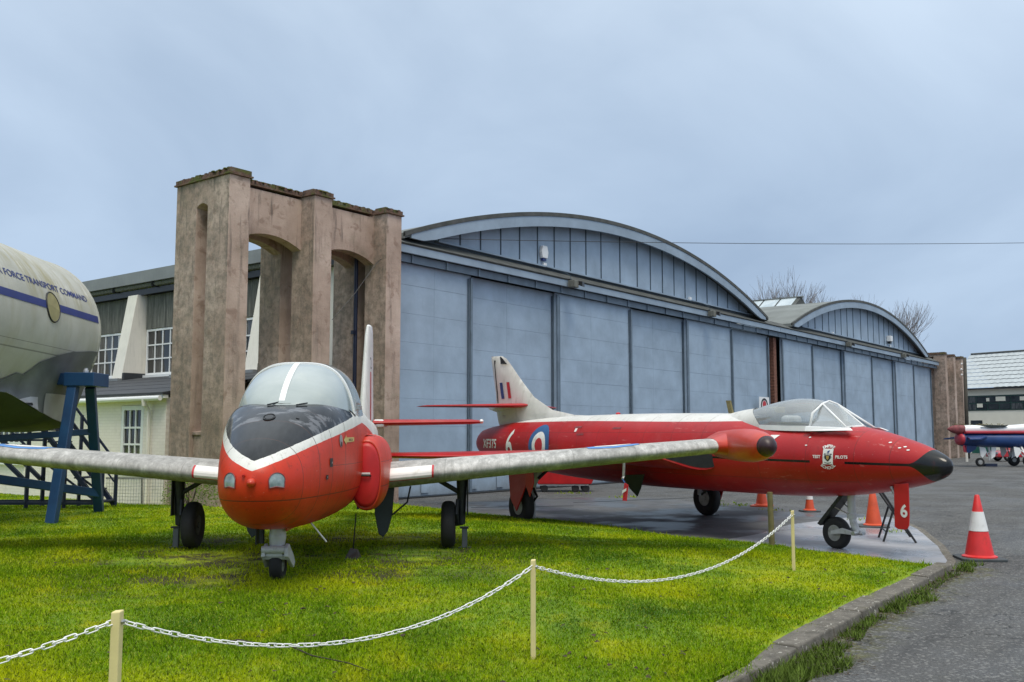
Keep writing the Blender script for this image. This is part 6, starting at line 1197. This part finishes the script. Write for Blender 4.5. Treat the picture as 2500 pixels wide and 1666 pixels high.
m = MB(); m.prism([(X_(2345), 1.15), (X_(2375), 1.12), (X_(2372), .95), (X_(2358), .74), (X_(2350), .76)], lambda u, v, t: (u, t, v), -.42, -.36); obj('ventral_fin', m, MAT['jblue'], BJ); m = MB(); m.prism([(X_(2342), 1.15), (X_(2349.7), 1.15), (X_(2349.7), .75), (X_(2343), .80)], lambda u, v, t: (u, t, v), -.42, -.36); obj('ventral_fin_tip', m, MAT['jred'], BJ)
m = MB(); m.prism([(X_(2385), 2.22), (X_(2400), 2.26), (X_(2450), 2.24), (X_(2442), 2.14), (X_(2410), 2.10)], lambda u, v, t: (u, t, v), -.56, -.44); obj('dark_recess', m, MAT['dkgreen'], BJ)
rs = random.Random(9); m = MB()
for i in range(60): x = rs.uniform(X_(2330), X_(2452)); z = 2.24+rs.uniform(0, .1); m.tube([(x, rs.uniform(-.2, .2), z-.06), (x+rs.uniform(-.2, .2), rs.uniform(-.2, .2), z+.02)], .012, 4)
stuff(obj('debris', m, MAT['wpost'], BJ))
for x, y in ((X_(2408), -.25), (X_(2480), -.75), (X_(2480), .75)):
    m = MB(); m.tube([(x, y*.6, 1.1), (x+.05, y, .7), (x-.05, y, .32)], [.07, .06, .05], 8); m.tube([(x-.3, y*.6, 1.08), (x, y, .5)], .035, 6); Lg = obj('gear_leg', m, MAT['leg_lt'], BJ)
    m = MB(); m.prism([(x-.55, 1.08), (x-.22, 1.02), (x-.16, .78), (x-.40, .48), (x-.5, .60)], lambda u, v, t: (u, y-.02+t, v), -.01, .01); obj('gear_door', m, MAT['white'], BJ); m = MB(); m.prism([(x+.10, 1.05), (x+.36, 1.05), (x+.28, .55), (x+.06, .42)], lambda u, v, t: (u, y-.05+t, v), -.01, .01); obj('gear_door', m, MAT['white'], BJ)
wheel(BJ, (X_(2383), -.30, .24), (0, 1, 0), .24, .16, .13, 'small_wheel'); wheel(BJ, (X_(2490), -.8, .33), (0, 1, 0), .33, .22, .12); wheel(BJ, (X_(2490), .8, .33), (0, 1, 0), .33, .22, .12); obj('jack_base', MB().box(X_(2396), X_(2424), -.35, .2, 0, .16), MAT['sblue'], BJ)
for sg in (-1, 1):
    obj('tailplane', MB().prism([(X_(2350), .5), (X_(2400), .5), (X_(2360), 1.6), (X_(2335), 1.6)], lambda u, v, t: (u, sg*v, 1.62+t-.12*(v-.5)), -.03, .03), MAT['jblue'], BJ)
m = MB(); m.tube([(X_(2470), -.7, .95), (X_(2500), -.9, .35)], .03, 6); obj('tow_bar', m, MAT['white'], BJ)
# red car behind it
co = atd(2418, 1061, 63); CA = thing('car', 'red coupe parked behind the blue white and red jet', 'car', (co.x, co.y, 0), math.atan2(RT.y, RT.x)); 
m = MB(); side = [(0, .28), (.05, .52), (.35, .66), (1.15, .74), (1.65, 1.08), (2.1, 1.16), (2.7, 1.12), (3.3, .86), (3.95, .80), (4.05, .45), (4.0, .25)]
m.prism(side, lambda u, v, t: (u, t*(1-.12*max(0, v-.7)), v), -.82, .82); obj('body', m, MAT['car'], CA, bevel=.06); m = MB(); m.prism([(1.25, .78), (1.72, 1.06), (2.15, 1.12), (2.65, 1.08), (3.1, .84)], lambda u, v, t: (u, t, v), -.835, .835); obj('side_window', m, MAT['cglass'], CA)
for x in (.75, 3.2): wheel(CA, (x, -.72, .30), (0, 1, 0), .30, .2, .18, 'road_wheel'); wheel(CA, (x, .72, .30), (0, 1, 0), .30, .2, .18, 'road_wheel')
obj('headlight', MB().box(.02, .10, -.7, -.45, .50, .60), MAT['lamp'], CA); obj('headlight', MB().box(.02, .10, .45, .7, .50, .60), MAT['lamp'], CA)
# ================================================================== FAR WORKSHOP
p0 = atd(2325, 1061, 92); p1 = atd(2700, 1061, 81); dv_ = (p1-p0); dv_.z = 0; LB = dv_.length; FB = thing('workshop', 'buff workshop with pale tiled roof and long dark green window strip', 'building', (p0.x, p0.y, 0), math.atan2(dv_.y, dv_.x))
obj('wall', MB().box(0, LB, 0, 9, 0, 6.0), MAT['fwall'], FB); wz0, wz1 = 3.95, 5.35; obj('window_band', MB().box(.3, LB-.3, -.06, -.004, wz0, wz1), MAT['fgreen'], FB)
x = .42
while x < LB-1.5:
    for za, zb in ((wz0+.10, wz0+.62), (wz0+.72, wz1-.12)): obj('pane', MB().box(x, x+.98, -.085, -.062, za, zb), MAT[random.choice(('pane', 'pane', 'pane2'))], FB)
    x += 1.08
for x, w_, h_, z_ in ((2.6, .55, .35, 4.25), (4.4, .9, .4, 4.8), (6.6, .9, .35, 4.8), (9.5, 1.2, .4, 4.75), (8.6, .4, .35, 4.15), (3.5, .3, .3, 4.8)): obj('blind', MB().box(x, x+w_, -.092, -.087, z_, z_+h_), MAT['fwall'], FB)
m = MB(); pitch = .55; cols_ = int(LB/pitch)   # rows of interlocking sheets with a rolled profile
for r in range(9):
    u0, u1 = r/9, (r+1)/9; ya, yb = -.45+5.0*u0, -.45+5.0*u1+.06; za, zb = 6.02+3.55*u0, 6.02+3.55*u1+.03
    rg = []
    for yy_, z_ in ((ya, za+.05), (yb, zb)):
        rg.append([(-.4+k*pitch/4, yy_, z_+.04*abs(math.sin(math.pi*k/4.0))) for k in range(cols_*4+6)])
    mm = MB(); mm.rings(rg, caps=False, closed=False); obj('roof_course', mm, MAT['froof'], FB, smooth=True)
obj('roof_back', MB().prism([(4.5, 9.6), (9.4, 6.0), (9.4, 5.9), (4.5, 9.3)], lambda u, v, t: (t, u, v), -.3, LB), MAT['froof'], FB); obj('gutter', MB().box(-.3, LB, -.55, -.40, 5.90, 6.03), MAT['black'], FB); m = MB(); m.tube([(-.3, 4.55, 9.66), (LB, 4.55, 9.66)], .10, 6); obj('ridge', m, MAT['felt'], FB)
obj('green_door', MB().box(1.9, 3.9, -.05, -.002, 0, 2.3), MAT['dgreen'], FB); obj('side_window', MB().box(1.9, 3.0, -.06, -.003, 2.55, 3.05), MAT['pane'], FB)
# pale bollard by the gantry
p = atd(2358, 1061, 62); m = MB(); m.hexa([(-.1, -.05, 0), (.1, -.05, 0), (.1, .05, 0), (-.1, .05, 0), (-.12, -.05, 1.9), (.0, -.05, 1.9), (.0, .05, 1.9), (-.12, .05, 1.9)]); o = obj('leaning_board', m, MAT['cream'], None, loc=(p.x, p.y, 0)); tag(o, 'pale narrow board standing beside the tail of the parked jet', 'board')
# telegraph pole
p = atd(2363, 1061, 70); PO = thing('telegraph_pole', 'dark timber telegraph pole with insulators beside the workshop', 'pole', (p.x, p.y, 0), math.atan2(RT.y, RT.x)); m = MB(); m.tube([(-.08, 0, 0), (.02, 0, 7.35)], [.15, .115], 10); obj('shaft', m, MAT['pole'], PO, smooth=True)
for z, x in ((6.9, -.22), (6.5, -.26), (6.1, -.25)): m = MB(); m.lathe([(.03, -.08), (.07, -.04), (.07, .02), (.02, .06)], (x, 0, z), (0, 0, 1), 8); obj('insulator', m, MAT['white'], PO); m = MB(); m.tube([(x, 0, z-.08), (0, 0, z-.12)], .02, 5); obj('bracket', m, MAT['pole'], PO)
# ================================================================== BARE TREES beyond the hangars
def tree(px, dist, htop, spread, seed, label, lean=0.0, group='bare winter trees beyond the hangars'):
    p = atd(px, 1061, dist); T = thing('bare_tree', label, 'tree', (p.x, p.y, 0), 0, group); rs = random.Random(seed); tk = MB(); cr = MB()
    H = htop; t0 = Vector((0, 0, 0)); tr = [Vector((0, 0, 0)), Vector((rs.uniform(-.2, .2), rs.uniform(-.2, .2), H*.2)), Vector((lean*.2, rs.uniform(-.3, .3), H*.42))]; tk.tube(tr, [.45, .36, .26], 8); obj('trunk', tk, MAT['bark'], T, smooth=True)
    def grow(p, d, L, r, lv):
        n = 3; pts = [p]; q = p; dd = d.copy()
        for i in range(n): dd = (dd+Vector((rs.uniform(-.16, .16), rs.uniform(-.16, .16), rs.uniform(-.02, .14)))).normalized(); q = q+dd*L/n; pts.append(q)
        cr.tube(pts, [r, r*.85, r*.7, r*.55], 4 if lv > 1 else 6, caps=False)
        if lv >= 5: return
        k = rs.choice((3, 4, 4)) if lv < 4 else rs.choice((2, 3))
        for i in range(k):
            b = pts[rs.choice((1, 2, 3, 3))] if i else pts[3]; sp_ = .45 if i else .15; nd = (dd+Vector((rs.uniform(-1, 1)*sp_*1.4, rs.uniform(-1, 1)*sp_*1.4, rs.uniform(-.1, .5)*sp_))).normalized(); grow(b, nd, L*rs.uniform(.62, .80), r*.58, lv+1)
    for i in range(11): a = 2*math.pi*i/11+rs.random(); d = Vector((math.cos(a)*spread+lean*.15, math.sin(a)*spread, 1)).normalized(); grow(tr[1].lerp(tr[2], rs.uniform(.3, 1)), d, H*.24, .11, 1)
    obj('crown', cr, MAT['bark'], T)
tree(1868, 105, 16.5, .42, 4, 'bare tree with upright twigs showing above the hangar valley next to the gable')
tree(1955, 100, 17.0, .45, 11, 'bare tree with dense upright twigs behind the glazed roof lantern')
tree(2125, 105, 16.2, .75, 23, 'wide spreading bare tree behind the further bow roof', lean=2.5)
tree(2060, 120, 14.0, .6, 31, 'small faint bare tree between the two taller bare trees')
